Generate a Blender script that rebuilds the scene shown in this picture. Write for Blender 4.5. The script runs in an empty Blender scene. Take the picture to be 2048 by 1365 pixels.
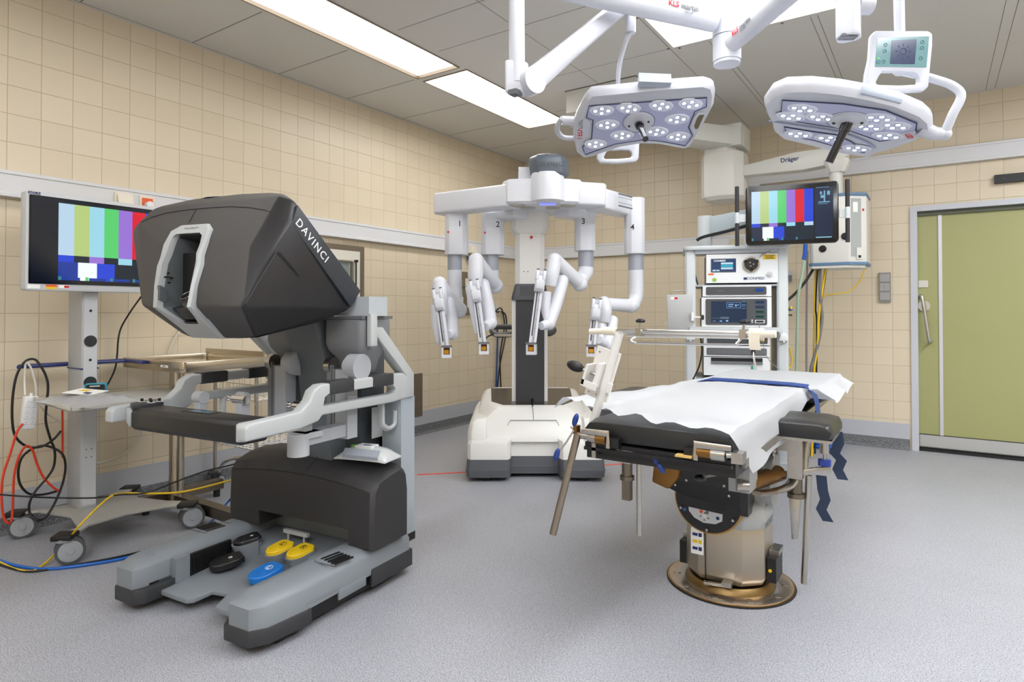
import bpy, bmesh, math, random
from mathutils import Vector, Matrix, Euler
from math import sin, cos, pi, radians as R
sc = bpy.context.scene
COL = sc.collection
# ---------------------------------------------------------------- camera, world, exposure
cam = bpy.data.objects.new('camera', bpy.data.cameras.new('camera'))
COL.objects.link(cam)
cam.data.sensor_width = 36
cam.data.lens = 36 * 1248.45 / 2048
cam.data.shift_y = -(682.5 - 605.06) / 2048
cam.data.clip_start = 0.05
cam.location = (0, 0, 1.2)
cam.rotation_euler = (R(90 + 0.809), 0, R(34.099))
sc.camera = cam
w = bpy.data.worlds.new('world'); sc.world = w; w.use_nodes = True
w.node_tree.nodes['Background'].inputs[0].default_value = (0.9, 0.95, 1, 1)
w.node_tree.nodes['Background'].inputs[1].default_value = 0.15
sc.view_settings.view_transform = 'Standard'; sc.view_settings.look = 'None'
sc.view_settings.exposure = 0.08; sc.view_settings.gamma = 1
sc.view_settings.use_curve_mapping = False
LIGHT = 1.0      # strength of the ceiling panels
# ---------------------------------------------------------------- materials
def lin(h):
    if isinstance(h, (tuple, list)): return tuple(h[:3]) + (1,)
    h = h.lstrip('#'); v = [int(h[i:i+2], 16) / 255 for i in (0, 2, 4)]
    return tuple(c / 12.92 if c <= .04045 else ((c + .055) / 1.055) ** 2.4 for c in v) + (1,)
MATS = {}
def mat(name, col, rough=.5, metal=0, emit=0, bump=0, bscale=200, coat=0, trans=0, alpha=1, vary=0):
    if name in MATS: return MATS[name]
    m = bpy.data.materials.new(name); m.use_nodes = True; MATS[name] = m
    nt = m.node_tree; b = nt.nodes['Principled BSDF']; c = lin(col)
    b.inputs['Base Color'].default_value = c; b.inputs['Roughness'].default_value = rough
    b.inputs['Metallic'].default_value = metal; b.inputs['Coat Weight'].default_value = coat
    b.inputs['Transmission Weight'].default_value = trans; b.inputs['Alpha'].default_value = alpha
    if emit:
        b.inputs['Emission Color'].default_value = c; b.inputs['Emission Strength'].default_value = emit
    tc = nt.nodes.new('ShaderNodeTexCoord')
    n = nt.nodes.new('ShaderNodeTexNoise'); n.inputs['Scale'].default_value = bscale; n.inputs['Detail'].default_value = 4
    nt.links.new(tc.outputs['Object'], n.inputs['Vector'])
    if bump:
        bp = nt.nodes.new('ShaderNodeBump'); bp.inputs['Strength'].default_value = bump; bp.inputs['Distance'].default_value = .002
        nt.links.new(n.outputs['Fac'], bp.inputs['Height']); nt.links.new(bp.outputs['Normal'], b.inputs['Normal'])
    if vary or not emit:
        rm = nt.nodes.new('ShaderNodeMapRange'); v = vary or .04
        rm.inputs['To Min'].default_value = max(0, rough - v); rm.inputs['To Max'].default_value = min(1, rough + v)
        nt.links.new(n.outputs['Fac'], rm.inputs['Value']); nt.links.new(rm.outputs['Result'], b.inputs['Roughness'])
    return m
def N(nt, t, **k):
    n = nt.nodes.new(t)
    for a, v in k.items():
        if a in n.inputs.keys(): n.inputs[a].default_value = v
        else: setattr(n, a, v)
    return n
def tile_mat(name, axis, off, zoff, c1, c2, mortar):
    m = bpy.data.materials.new(name); m.use_nodes = True; nt = m.node_tree; b = nt.nodes['Principled BSDF']
    g = N(nt, 'ShaderNodeNewGeometry'); s = N(nt, 'ShaderNodeSeparateXYZ'); nt.links.new(g.outputs['Position'], s.inputs[0])
    cb = N(nt, 'ShaderNodeCombineXYZ')
    a1 = N(nt, 'ShaderNodeMath', operation='ADD'); a1.inputs[1].default_value = -off + .15566 * 100 + .00125
    a2 = N(nt, 'ShaderNodeMath', operation='ADD'); a2.inputs[1].default_value = -zoff + .15566 * 100 + .00125
    nt.links.new(s.outputs[axis], a1.inputs[0]); nt.links.new(s.outputs[2], a2.inputs[0])
    nt.links.new(a1.outputs[0], cb.inputs[0]); nt.links.new(a2.outputs[0], cb.inputs[1])
    br = N(nt, 'ShaderNodeTexBrick', offset=0.0, squash=1.0)
    br.inputs['Scale'].default_value = 1; br.inputs['Brick Width'].default_value = .15566; br.inputs['Row Height'].default_value = .15566
    br.inputs['Mortar Size'].default_value = .0013; br.inputs['Mortar Smooth'].default_value = .3; br.inputs['Bias'].default_value = 0
    br.inputs['Color1'].default_value = lin(c1); br.inputs['Color2'].default_value = lin(c2); br.inputs['Mortar'].default_value = lin(mortar)
    nt.links.new(cb.outputs[0], br.inputs['Vector'])
    nt.links.new(br.outputs['Color'], b.inputs['Base Color'])
    br2 = N(nt, 'ShaderNodeTexBrick', offset=0.0, squash=1.0)
    for k in ('Scale', 'Brick Width', 'Row Height', 'Bias'): br2.inputs[k].default_value = br.inputs[k].default_value
    br2.inputs['Mortar Size'].default_value = .004; br2.inputs['Mortar Smooth'].default_value = 1
    nt.links.new(cb.outputs[0], br2.inputs['Vector'])
    iv = N(nt, 'ShaderNodeMath', operation='SUBTRACT'); iv.inputs[0].default_value = 1; nt.links.new(br2.outputs['Fac'], iv.inputs[1])
    # every tile sits a touch differently
    bp = N(nt, 'ShaderNodeBump', Strength=.7, Distance=.0015); nt.links.new(iv.outputs[0], bp.inputs['Height'])
    nz = N(nt, 'ShaderNodeTexNoise', Scale=9.0, Detail=1.0); nt.links.new(g.outputs['Position'], nz.inputs['Vector'])
    b2 = N(nt, 'ShaderNodeBump', Strength=.12, Distance=.01); nt.links.new(nz.outputs['Fac'], b2.inputs['Height']); nt.links.new(bp.outputs['Normal'], b2.inputs['Normal'])
    nt.links.new(b2.outputs['Normal'], b.inputs['Normal'])
    b.inputs['Roughness'].default_value = .34; b.inputs['Specular IOR Level'].default_value = .45
    return m
def speck_mat(name, base, dark, light, rough, scale=230):
    m = bpy.data.materials.new(name); m.use_nodes = True; nt = m.node_tree; b = nt.nodes['Principled BSDF']
    g = N(nt, 'ShaderNodeNewGeometry')
    def layer(sc_, lo, hi, src, color, seed):
        mp = N(nt, 'ShaderNodeMapping'); mp.inputs['Location'].default_value = (seed, seed * 2, 0); nt.links.new(g.outputs['Position'], mp.inputs['Vector'])
        n = N(nt, 'ShaderNodeTexNoise', Scale=sc_, Detail=1.5); nt.links.new(mp.outputs[0], n.inputs['Vector'])
        r = N(nt, 'ShaderNodeMapRange'); r.inputs['From Min'].default_value = lo; r.inputs['From Max'].default_value = hi; nt.links.new(n.outputs['Fac'], r.inputs['Value'])
        mx = N(nt, 'ShaderNodeMix', data_type='RGBA'); nt.links.new(r.outputs[0], mx.inputs[0])
        if isinstance(src, tuple): mx.inputs[6].default_value = src
        else: nt.links.new(src, mx.inputs[6])
        mx.inputs[7].default_value = color
        return mx.outputs[2]
    a = layer(2.2, .35, .75, lin(base), lin('#afb1b8' if rough < .5 else base), 3)
    a = layer(scale * .6, .46, .6, a, lin('#8d8e95' if rough < .5 else '#56585b'), 5)
    a = layer(scale, .655, .68, a, lin(light), 9)
    a = layer(scale * .85, .635, .66, a, lin(dark), 17)
    nt.links.new(a, b.inputs['Base Color'])
    b.inputs['Roughness'].default_value = rough; b.inputs['Specular IOR Level'].default_value = .35
    return m
# ---------------------------------------------------------------- mesh builder
class B:
    def __init__(s): s.bm = bmesh.new(); s.mi = 0
    def _add(s, t, bev=0, seg=2, ang=30):
        if bev > 0:
            es = [e for e in t.edges if len(e.link_faces) == 2 and e.calc_face_angle(0) > R(ang)]
            if es: bmesh.ops.bevel(t, geom=es, offset=bev, segments=seg, profile=.5, affect='EDGES', clamp_overlap=True)
        for f in t.faces: f.material_index = s.mi; f.smooth = True
        me = bpy.data.meshes.new('t'); t.to_mesh(me); t.free(); s.bm.from_mesh(me); bpy.data.meshes.remove(me)
        return s
    def box(s, x0, x1, y0, y1, z0, z1, bev=0, seg=2, rot=None, piv=None):
        t = bmesh.new()
        v = [t.verts.new((x, y, z)) for x in (x0, x1) for y in (y0, y1) for z in (z0, z1)]
        for q in ((0, 1, 3, 2), (4, 6, 7, 5), (0, 4, 5, 1), (2, 3, 7, 6), (0, 2, 6, 4), (1, 5, 7, 3)): t.faces.new([v[i] for i in q])
        if rot: 
            p = Vector(piv or ((x0 + x1) / 2, (y0 + y1) / 2, (z0 + z1) / 2))
            M = Matrix.Translation(p) @ Euler([R(a) for a in rot]).to_matrix().to_4x4() @ Matrix.Translation(-p)
            bmesh.ops.transform(t, matrix=M, verts=t.verts)
        return s._add(t, bev, seg)
    def prism(s, pts, ax, a, b, bev=0, seg=2, M=None, ang=30):
        """polygon in the plane across axis ax (0: y,z  1: x,z  2: x,y), run from a to b along ax"""
        t = bmesh.new()
        def P(p, h):
            return {0: (h, p[0], p[1]), 1: (p[0], h, p[1]), 2: (p[0], p[1], h)}[ax]
        A = [t.verts.new(P(p, a)) for p in pts]; C = [t.verts.new(P(p, b)) for p in pts]; n = len(pts)
        t.faces.new(A); t.faces.new(C[::-1])
        for i in range(n): t.faces.new((A[i], C[i], C[(i + 1) % n], A[(i + 1) % n]))
        bmesh.ops.recalc_face_normals(t, faces=t.faces)
        if M: bmesh.ops.transform(t, matrix=M, verts=t.verts)
        return s._add(t, bev, seg, ang)
    def loft(s, rings, cap=True, closed=False, bev=0, seg=2, ang=30):
        t = bmesh.new(); V = [[t.verts.new(p) for p in r] for r in rings]; n = len(rings[0])
        k = len(V)
        for i in range(k if closed else k - 1):
            for j in range(n): 
                q = (V[i][j], V[i][(j + 1) % n], V[(i + 1) % k][(j + 1) % n], V[(i + 1) % k][j])
                t.faces.new(q)
        if cap and not closed: t.faces.new(V[0][::-1]); t.faces.new(V[-1])
        bmesh.ops.recalc_face_normals(t, faces=t.faces)
        return s._add(t, bev, seg, ang)
    def grid(s, P, thick=0):
        """P[i][j] grid of points as a sheet"""
        t = bmesh.new(); V = [[t.verts.new(p) for p in r] for r in P]
        for i in range(len(V) - 1):
            for j in range(len(V[0]) - 1): t.faces.new((V[i][j], V[i+1][j], V[i+1][j+1], V[i][j+1]))
        if thick: bmesh.ops.solidify(t, geom=t.faces[:], thickness=thick)
        return s._add(t)
    def cyl(s, p0, p1, r0, r1=None, seg=24, bev=0, bs=2):
        r1 = r0 if r1 is None else r1; p0, p1 = Vector(p0), Vector(p1); d = (p1 - p0)
        q = d.to_track_quat('Z', 'Y').to_matrix()
        t = bmesh.new()
        A = [t.verts.new(p0 + q @ Vector((r0 * cos(2*pi*i/seg), r0 * sin(2*pi*i/seg), 0))) for i in range(seg)]
        C = [t.verts.new(p1 + q @ Vector((r1 * cos(2*pi*i/seg), r1 * sin(2*pi*i/seg), 0))) for i in range(seg)]
        t.faces.new(A[::-1]); t.faces.new(C)
        for i in range(seg): t.faces.new((A[i], A[(i+1) % seg], C[(i+1) % seg], C[i]))
        return s._add(t, bev, bs, 50)
    def lathe(s, prof, c=(0, 0, 0), axis=(0, 0, 1), seg=32):
        c = Vector(c); q = Vector(axis).to_track_quat('Z', 'Y').to_matrix(); t = bmesh.new(); V = []
        for r, z in prof:
            if r < 1e-5: V.append([t.verts.new(c + q @ Vector((0, 0, z)))])
            else: V.append([t.verts.new(c + q @ Vector((r * cos(2*pi*i/seg), r * sin(2*pi*i/seg), z))) for i in range(seg)])
        for a, b in zip(V[:-1], V[1:]):
            for i in range(seg):
                j = (i + 1) % seg
                if len(a) == 1 and len(b) == 1: continue
                if len(a) == 1: t.faces.new((a[0], b[j], b[i]))
                elif len(b) == 1: t.faces.new((a[i], a[j], b[0]))
                else: t.faces.new((a[i], a[j], b[j], b[i]))
        if len(V[0]) > 1: t.faces.new(V[0])
        if len(V[-1]) > 1: t.faces.new(V[-1][::-1])
        bmesh.ops.recalc_face_normals(t, faces=t.faces)
        return s._add(t)
    def ell(s, c, r, seg=24, rot=None):
        t = bmesh.new(); bmesh.ops.create_uvsphere(t, u_segments=seg, v_segments=seg // 2, radius=1)
        M = Matrix.Translation(c) @ (Euler([R(a) for a in rot]).to_matrix().to_4x4() if rot else Matrix()) @ Matrix.Diagonal((*r, 1))
        bmesh.ops.transform(t, matrix=M, verts=t.verts); return s._add(t)
    def tube(s, pts, r, seg=12, smooth=0, sx=1.0, closed=False):
        """round bar through pts; r number or list; smooth = points per span (Catmull-Rom)"""
        pts = [Vector(p) for p in pts]; rr = list(r) if isinstance(r, (list, tuple)) else [r] * len(pts)
        if smooth:
            q, qr = [], []; n = len(pts)
            for i in range(n if closed else n - 1):
                p0, p1, p2, p3 = pts[(i-1) % n if closed else max(i-1, 0)], pts[i], pts[(i+1) % n], pts[(i+2) % n if closed else min(i+2, n-1)]
                for k in range(smooth):
                    u = k / smooth
                    q.append(.5 * ((2*p1) + (p2-p0)*u + (2*p0-5*p1+4*p2-p3)*u*u + (3*p1-p0-3*p2+p3)*u**3)); qr.append(rr[i] * (1-u) + rr[(i+1) % n] * u)
            if not closed: q.append(pts[-1]); qr.append(rr[-1])
            pts, rr = q, qr
        t = bmesh.new(); V = []; n = len(pts); up = None
        for i, p in enumerate(pts):
            a = pts[(i-1) % n] if (i or closed) else p; b = pts[(i+1) % n] if (i < n-1 or closed) else p
            d = (b - a).normalized()
            if up is None: up = Vector((0, 0, 1)) if abs(d.z) < .9 else Vector((0, 1, 0))
            up = (up - d * up.dot(d)); up = up.normalized() if up.length > 1e-6 else d.orthogonal().normalized()
            sd = d.cross(up)
            k = 1.0
            if (0 < i < n-1) and not smooth:
                c = (pts[i]-pts[i-1]).normalized().dot((pts[i+1]-pts[i]).normalized()); k = 1 / max(.5, math.sqrt(max(0.01, (1+c)/2)))
            V.append([t.verts.new(p + (sd * cos(2*pi*j/seg) * sx * k + up * sin(2*pi*j/seg)) * rr[i]) for j in range(seg)])
        for i in range(n if closed else n-1):
            for j in range(seg): t.faces.new((V[i][j], V[i][(j+1) % seg], V[(i+1) % n][(j+1) % seg], V[(i+1) % n][j]))
        if not closed: t.faces.new(V[0][::-1]); t.faces.new(V[-1])
        return s._add(t)
    def quad(s, a, b, c, d):
        t = bmesh.new(); t.faces.new([t.verts.new(p) for p in (a, b, c, d)]); return s._add(t)
    def xf(s, M): bmesh.ops.transform(s.bm, matrix=M, verts=s.bm.verts); return s
    def done(s, name, m, parent=None, ang=35, label=None, kind=None, subd=0):
        me = bpy.data.meshes.new(name); s.bm.to_mesh(me); s.bm.free()
        for x in (m if isinstance(m, (list, tuple)) else [m]): me.materials.append(x)
        me.set_sharp_from_angle(angle=R(ang))
        o = bpy.data.objects.new(name, me); COL.objects.link(o)
        if parent: o.parent = parent
        if label: o['label'] = label
        if kind: o['kind'] = kind
        if subd:
            md = o.modifiers.new('s', 'SUBSURF'); md.levels = md.render_levels = subd
        return o
def thing(name, label, cat, loc=(0, 0, 0), yaw=0, group=None):
    o = bpy.data.objects.new(name, None); COL.objects.link(o); o.location = loc; o.rotation_euler = (0, 0, R(yaw))
    o.empty_display_size = .1
    return tag(o, label, cat, group)
def tag(o, label, cat, group=None):
    o['label'] = label; o['category'] = cat
    if group: o['group'] = group
    return o
def text(s, size, m, parent, pos, xd, yd, name='lettering', ext=.0004, align='CENTER', bold=0, space=1.0, sx=1.0):
    cu = bpy.data.curves.new('t', 'FONT'); cu.body = s; cu.size = size; cu.extrude = ext; cu.align_x = align; cu.align_y = 'CENTER'
    cu.offset = bold; cu.space_character = space; cu.resolution_u = 3
    ob = bpy.data.objects.new('t', cu); COL.objects.link(ob)
    me = bpy.data.meshes.new_from_object(ob.evaluated_get(bpy.context.evaluated_depsgraph_get()))
    bpy.data.objects.remove(ob); bpy.data.curves.remove(cu)
    X = Vector(xd).normalized(); Y = Vector(yd); Y = (Y - X * Y.dot(X)).normalized(); Z = X.cross(Y)
    M = Matrix.Translation(Vector(pos) + Z * ext) @ Matrix((X * sx, Y, Z)).transposed().to_4x4()
    me.transform(M); me.materials.clear(); me.materials.append(m)
    o = bpy.data.objects.new(name, me); COL.objects.link(o)
    if parent: o.parent = parent
    return o
def copy_tree(o, parent=None):
    c = o.copy(); COL.objects.link(c); c.parent = parent
    for ch in list(o.children): copy_tree(ch, c)
    return c
def rrect(x0, x1, y0, y1, r, n=4):
    out = []
    for cx, cy, a0 in ((x1-r, y1-r, 0), (x0+r, y1-r, 90), (x0+r, y0+r, 180), (x1-r, y0+r, 270)):
        for k in range(n+1): a = R(a0 + 90*k/n); out.append((cx + r*cos(a), cy + r*sin(a)))
    return out
def ring_frame(b, outer, inner, ax, a, c, bev=0, M=None):
    """plate with a hole: outer and inner outlines with equal point counts"""
    def P(p, h): return {0: (h, p[0], p[1]), 1: (p[0], h, p[1]), 2: (p[0], p[1], h)}[ax]
    rings = [[P(p, a) for p in outer], [P(p, c) for p in outer], [P(p, c) for p in inner], [P(p, a) for p in inner]]
    if M: rings = [[M @ Vector(q) for q in r] for r in rings]
    b.loft(rings, closed=True, bev=bev)
# shared materials
white = mat('white_plastic', '#e9eaec', .32, coat=.2)
warmwhite = mat('warm_white_paint', '#e3e1d8', .4)
lgrey = mat('light_grey_plastic', '#c2c6c8', .42)
mgrey = mat('mid_grey_plastic', '#6f7377', .45, bump=.15, bscale=500)
dgrey = mat('dark_grey_plastic', '#343538', .5, bump=.25, bscale=500)
char = mat('charcoal_plastic', '#302f31', .5, bump=.25, bscale=600)
black = mat('black_plastic', '#141415', .45)
rubber = mat('black_rubber', '#1c1c1d', .7)
steel = mat('brushed_steel', '#b9b5ae', .28, 1, bscale=6)
chrome = mat('chrome', '#d8d8d8', .1, 1, bscale=6)
dsteel = mat('dark_steel', '#7d7467', .35, 1)
brass = mat('brass', '#b08a4e', .3, 1)
leather = mat('black_vinyl_pad', '#1d1e20', .38, bump=.25, bscale=25, coat=.1)
paintgrey = mat('painted_metal_grey', '#b9bbba', .4)
blueplastic = mat('navy_plastic', '#16305f', .35)
red = mat('red_plastic', '#c81f1b', .4)
orange = mat('orange_plastic', '#e2581e', .45)
yellow = mat('yellow_plastic', '#e9c41a', .45)
blk_ink = mat('black_ink', '#16171a', .6)
navy_ink = mat('navy_ink', '#1b2a66', .6)
red_ink = mat('red_ink', '#d0202c', .6)
grey_ink = mat('grey_ink', '#6d7276', .6)
paper = mat('white_paper', '#f0f0ee', .7)
# ================================================================ THE ROOM
XL, YB, ZC = -4.1662, 6.4155, 3.0139
XR, YF = 3.4, -2.6
tl = tile_mat('wall_tiles_left', 1, -.14038, .25481, '#dccfb6', '#d8cab1', '#a89a80')
tb = tile_mat('wall_tiles_back', 0, .00574, .25481, '#dccfb6', '#d8cab1', '#a89a80')
floor_m = speck_mat('speckled_vinyl', '#a9abb1', '#2c2d31', '#e4e4e8', .38, 330)
cove_m = speck_mat('cove_vinyl', '#7b7d80', '#2e2f31', '#b4b5b6', .6, 230)
skirt_m = mat('skirting_paint', '#b7bac1', .45)
rail_m = mat('rail_paint', '#d9dadd', .4)
ceil_m = mat('ceiling_panel_paint', '#d2d0cb', .55)
joint_m = mat('joint_grey', '#6b6863', .8)
def struct(b, name, m, parent=None, **k): return b.done(name, m, parent, kind='structure', **k)
struct(B().box(XL-.2, XR+.2, YF-.2, YB+.2, -.1, 0), 'floor', floor_m)
struct(B().box(XL-.2, XL, YF-.2, YB+.2, 0, ZC+.25), 'wall_left', tl)
DX0, DX1, DZ = -.165, 1.30, 2.10
struct(B().box(XL-.2, DX0, YB, YB+.2, 0, ZC+.25).box(DX1, XR+.2, YB, YB+.2, 0, ZC+.25).box(DX0, DX1, YB, YB+.2, DZ, ZC+.25), 'wall_back', tb)
struct(B().box(XR, XR+.2, YF-.2, YB+.2, 0, ZC+.25), 'wall_right', tl)
struct(B().box(XL-.2, XR+.2, YF-.2, YF, 0, ZC+.25), 'wall_front', tb)
# ceiling with the openings of the light panels left out
LP = [(-3.325, -2.905, 1.16, 3.60), (-3.325, -2.885, 3.66, 5.19), (-3.325, -2.905, -2.2, 1.10),
      (-1.48, .05, 1.2, 4.155), (1.35, 1.77, -.9, 1.6), (1.35, 1.77, 1.7, 5.1), (-1.6, .9, -1.9, -.6)]  # panels behind the viewer and at right: unseen, added to brighten the room
xs = sorted({XL-.2, XR+.2, *[v for l in LP for v in l[:2]]}); ys = sorted({YF-.2, YB+.2, *[v for l in LP for v in l[2:]]})
cb = B()
for a, b_ in zip(xs[:-1], xs[1:]):
    run = None
    for c, d in zip(ys[:-1], ys[1:]):
        hole = any(l[0]-1e-4 <= a and b_ <= l[1]+1e-4 and l[2]-1e-4 <= c and d <= l[3]+1e-4 for l in LP)
        if not hole: run = [run[0] if run else c, d]
        if hole or d == ys[-1]:
            if run: cb.box(a, b_, run[0], run[1], ZC, ZC+.22)
            run = None
cei = struct(cb, 'ceiling', ceil_m)
jb = B()
for y in (.25, .92, 1.59, 2.26, 2.93, 3.60, 4.27, 4.94, 5.61):
    jb.box(XL+.03, -3.36, y-.0025, y+.0025, ZC-.001, ZC)
for y in (1.2, 2.05, 2.9, 3.3, 4.16, 4.9):
    jb.box(-2.85, -1.50, y-.0015, y+.0015, ZC-.001, ZC)
for x in (XL+.03, -2.2, -1.5): jb.box(x-.0015, x+.0015, YF, YB-.02, ZC-.001, ZC)
for x in (-1.24, -1.20, -.62, -.58, .36, .42): jb.box(x-.0015, x+.0015, 4.19, YB-.02, ZC-.001, ZC)
struct(jb, 'trim_1', joint_m)
struct(B().box(XL, XL+.025, YF, YB, ZC-.004, ZC).box(XL, XR, YB-.025, YB, ZC-.004, ZC), 'trim_2', ceil_m)
# light panels: glowing diffuser in a thin metal frame
frame_m = mat('lamp_frame', '#8f8272', .4, .6)
lab = ['long bright ceiling light panel above the monitor cart', 'shorter ceiling light panel nearest the far corner', 'unseen ceiling fill panel added over the left side behind the viewer',
       'large white luminous ceiling field above the operating table', 'unseen ceiling fill panel added at the near right', 'unseen ceiling fill panel added over the right side of the room', 'unseen wide ceiling fill panel added behind the viewer']
LS = [3, 13, 5, 5, 12, 34, 10]
for i, (a, b_, c, d) in enumerate(LP):
    t = thing('ceiling_light', lab[i], 'ceiling light', ((a+b_)/2, (c+d)/2, ZC), 0)
    hx, hy = (b_-a)/2, (d-c)/2
    f = B()
    e = .012
    for q in ((-hx, -hx+e, -hy, hy), (hx-e, hx, -hy, hy), (-hx+e, hx-e, -hy, -hy+e), (-hx+e, hx-e, hy-e, hy)): f.box(*q, -.006, .05)
    f.done('frame', frame_m if i != 3 else ceil_m, t)
    B().box(-hx+e, hx-e, -hy+e, hy-e, .018, .03).done('diffuser', mat('diffuser_%d' % LS[i], '#fdfcfa' if i < 3 else '#f6f9ff', .5, emit=LS[i] * LIGHT), t)
    if i == 3:
        for sx_, sy_ in ((-.03, 0), (-.03, -.55), (.04, .03), (.7, .03), (-.03, -1.1)): B().cyl((-hx+sx_, hy+sy_, -.004), (-hx+sx_, hy+sy_, 0), .008, seg=12).done('screw', dsteel, t)
struct(B().box(-2.50, -1.89, 4.49, 5.25, 2.83, ZC, bev=.01), 'trim_3', mat('vent_box_paint', '#d4d3cd', .5))
struct(B().box(-2.51, -1.885, 4.483, 5.26, ZC-.006, ZC), 'trim_4', joint_m)
# skirting and coved floor edge
def cove(ax, a, b_, w):   # profile off the wall
    if ax == 0: return B().prism([(0, 0), (.05, 0), (.03, .004), (.014, .02), (.01, .09), (0, .09)], 1, a, b_, M=Matrix.Translation((w, 0, 0)), ang=60)
    return B().prism([(0, 0), (-.05, 0), (-.03, .004), (-.014, .02), (-.01, .09), (0, .09)], 0, a, b_, M=Matrix.Translation((0, w, 0)), ang=60)
struct(cove(0, YF, YB, XL), 'baseboard_left', cove_m)
struct(cove(1, XL, DX0-.02, YB), 'baseboard_back', cove_m)
struct(B().box(XL, XL+.008, YF, YB, .09, .2224), 'trim_5', skirt_m)
struct(B().box(XL, DX0-.02, YB-.008, YB, .09, .2224), 'trim_6', skirt_m)
# wall rails (service ducts)
def rail(ax, a, b_, w, z0, z1, name):
    t = B(); s = 1 if ax == 0 else -1; h = z1 - z0; D = .05
    prof = [(0, z0), (s*D, z0), (s*D, z0+.018), (s*(D-.006), z0+.022), (s*(D-.006), z1-.022), (s*D, z1-.018), (s*D, z1), (0, z1)]
    if ax == 0: t.prism(prof, 1, a, b_, M=Matrix.Translation((w, 0, 0)), ang=200)
    else: t.prism(prof, 0, a, b_, M=Matrix.Translation((0, w, 0)), ang=200)
    return struct(t, name, rail_m)
# prism across axis 1 takes (x,z); across axis 0 takes (y,z)
rail(0, YF, YB, XL, 1.819, 1.959, 'trim_7')
rail(1, XL+.05, -1.40, YB, 1.819, 1.959, 'trim_8')
rail(1, -1.52, XR, YB, 2.437, 2.577, 'trim_9')
struct(B().box(-1.50, -1.40, YB-.05, YB, 1.959, 2.437), 'trim_10', rail_m)
# ---- door
frm = mat('door_frame_paint', '#c3c6cd', .42); green = mat('green_door_laminate', '#a0a16c', .42, bump=.02, bscale=8)
d = B().box(DX0-.005, DX0+.046, YB-.02, YB+.11, 0, DZ+.005, bev=.003).box(DX1-.046, DX1+.005, YB-.02, YB+.11, 0, DZ+.005, bev=.003).box(DX0+.046, DX1-.046, YB-.02, YB+.11, DZ-.04, DZ+.005, bev=.003)
struct(d, 'trim_11', frm)
struct(B().box(DX0+.046, DX1-.046, YB+.03, YB+.11, DZ-.075, DZ-.04), 'trim_12', mat('door_track', '#5a5d50', .5, .5))
door = struct(B().box(DX0+.046, DX1-.046, YB+.055, YB+.1, .03, DZ-.06), 'door_1', green)
door['label'] = 'green sliding door in a light grey frame'
struct(B().box(DX0+.05, DX1-.05, YB+.045, YB+.055, .035, .135), 'door_kick_plate', mat('kick_plate', '#b9bab8', .35, .3), door)
struct(B().box(DX0+.046, DX1-.046, YB+.048, YB+.056, .135, .141), 'door_seal', black, door)
struct(B().box(DX0+.046, DX1-.046, YB+.01, YB+.1, 0, .02), 'door_threshold', black, door)
struct(B().box(.03, .056, YB+.045, YB+.056, .14, DZ-.062), 'door_strip', mat('door_strip_metal', '#cfcfd4', .35, .3), door)
h = B().tube([(-.10, YB+.05, 1.325), (-.10, YB-.01, 1.33), (-.085, YB-.035, 1.30), (-.045, YB-.035, .98), (-.03, YB-.01, .945), (-.03, YB+.05, .945)], .014, 12, smooth=4)
h.cyl((-.075, YB+.055, 1.245), (-.075, YB+.035, 1.245), .045, seg=28, bev=.004).cyl((-.075, YB+.03, 1.245), (-.075, YB+.01, 1.245), .02, seg=16)
struct(h, 'door_handle', mat('satin_steel', '#c6c4c0', .3, .9), door)
lk = struct(B().box(-.115, -.045, YB+.045, YB+.056, 1.405, 1.465, bev=.002).box(-.10, -.075, YB+.042, YB+.046, 1.43, 1.445).cyl((-.06, YB+.046, 1.44), (-.06, YB+.04, 1.44), .008), 'door_lock_plate', mat('lock_plate', '#c9c9c4', .3, .7), door)
# ---- pass-through window in the left wall
wn = struct(B().box(XL-.01, XL+.03, 3.02, 3.80, 1.10, 1.762, bev=.003), 'window_1', mat('window_dark_frame', '#8b8071', .38, .7))
wn['label'] = 'pass-through wall hatch with dark metal surround'
ob = B(); ob.box(XL+.03, XL+.036, 3.07, 3.745, 1.13, 1.715, bev=.002); struct(ob, 'window_panel', mat('hatch_cream', '#dcd9ce', .35), wn)
struct(B().box(XL+.036, XL+.039, 3.12, 3.62, 1.20, 1.62), 'window_pane', mat('hatch_glass', '#8c9798', .12, .2), wn)
struct(B().box(XL+.036, XL+.07, 3.63, 3.645, 1.18, 1.62).box(XL+.036, XL+.06, 3.10, 3.115, 1.18, 1.62).box(XL+.036, XL+.06, 3.10, 3.645, 1.618, 1.63), 'window_track', steel, wn)
struct(B().cyl((XL+.05, 3.69, 1.24), (XL+.05, 3.69, 1.63), .006, seg=8).cyl((XL+.037, 3.69, 1.63), (XL+.065, 3.69, 1.63), .012, seg=12), 'window_rod', black, wn)
# ---- red floor tape
tp = B(); a = Vector((-3.15, 3.41)); b2 = Vector((-1.40, 5.21)); dr = (b2-a).normalized(); n_ = Vector((-dr.y, dr.x)) * .0125
tp.loft([[(*(a-n_), 0), (*(a+n_), 0), (*(a+n_), .0012), (*(a-n_), .0012)], [(*(b2-n_), 0), (*(b2+n_), 0), (*(b2+n_), .0012), (*(b2-n_), .0012)]])
tag(tp.done('floor_tape', mat('red_tape', '#ea4636', .55)), 'thin red tape stripe stuck on the grey floor under the robot', 'tape')
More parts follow.
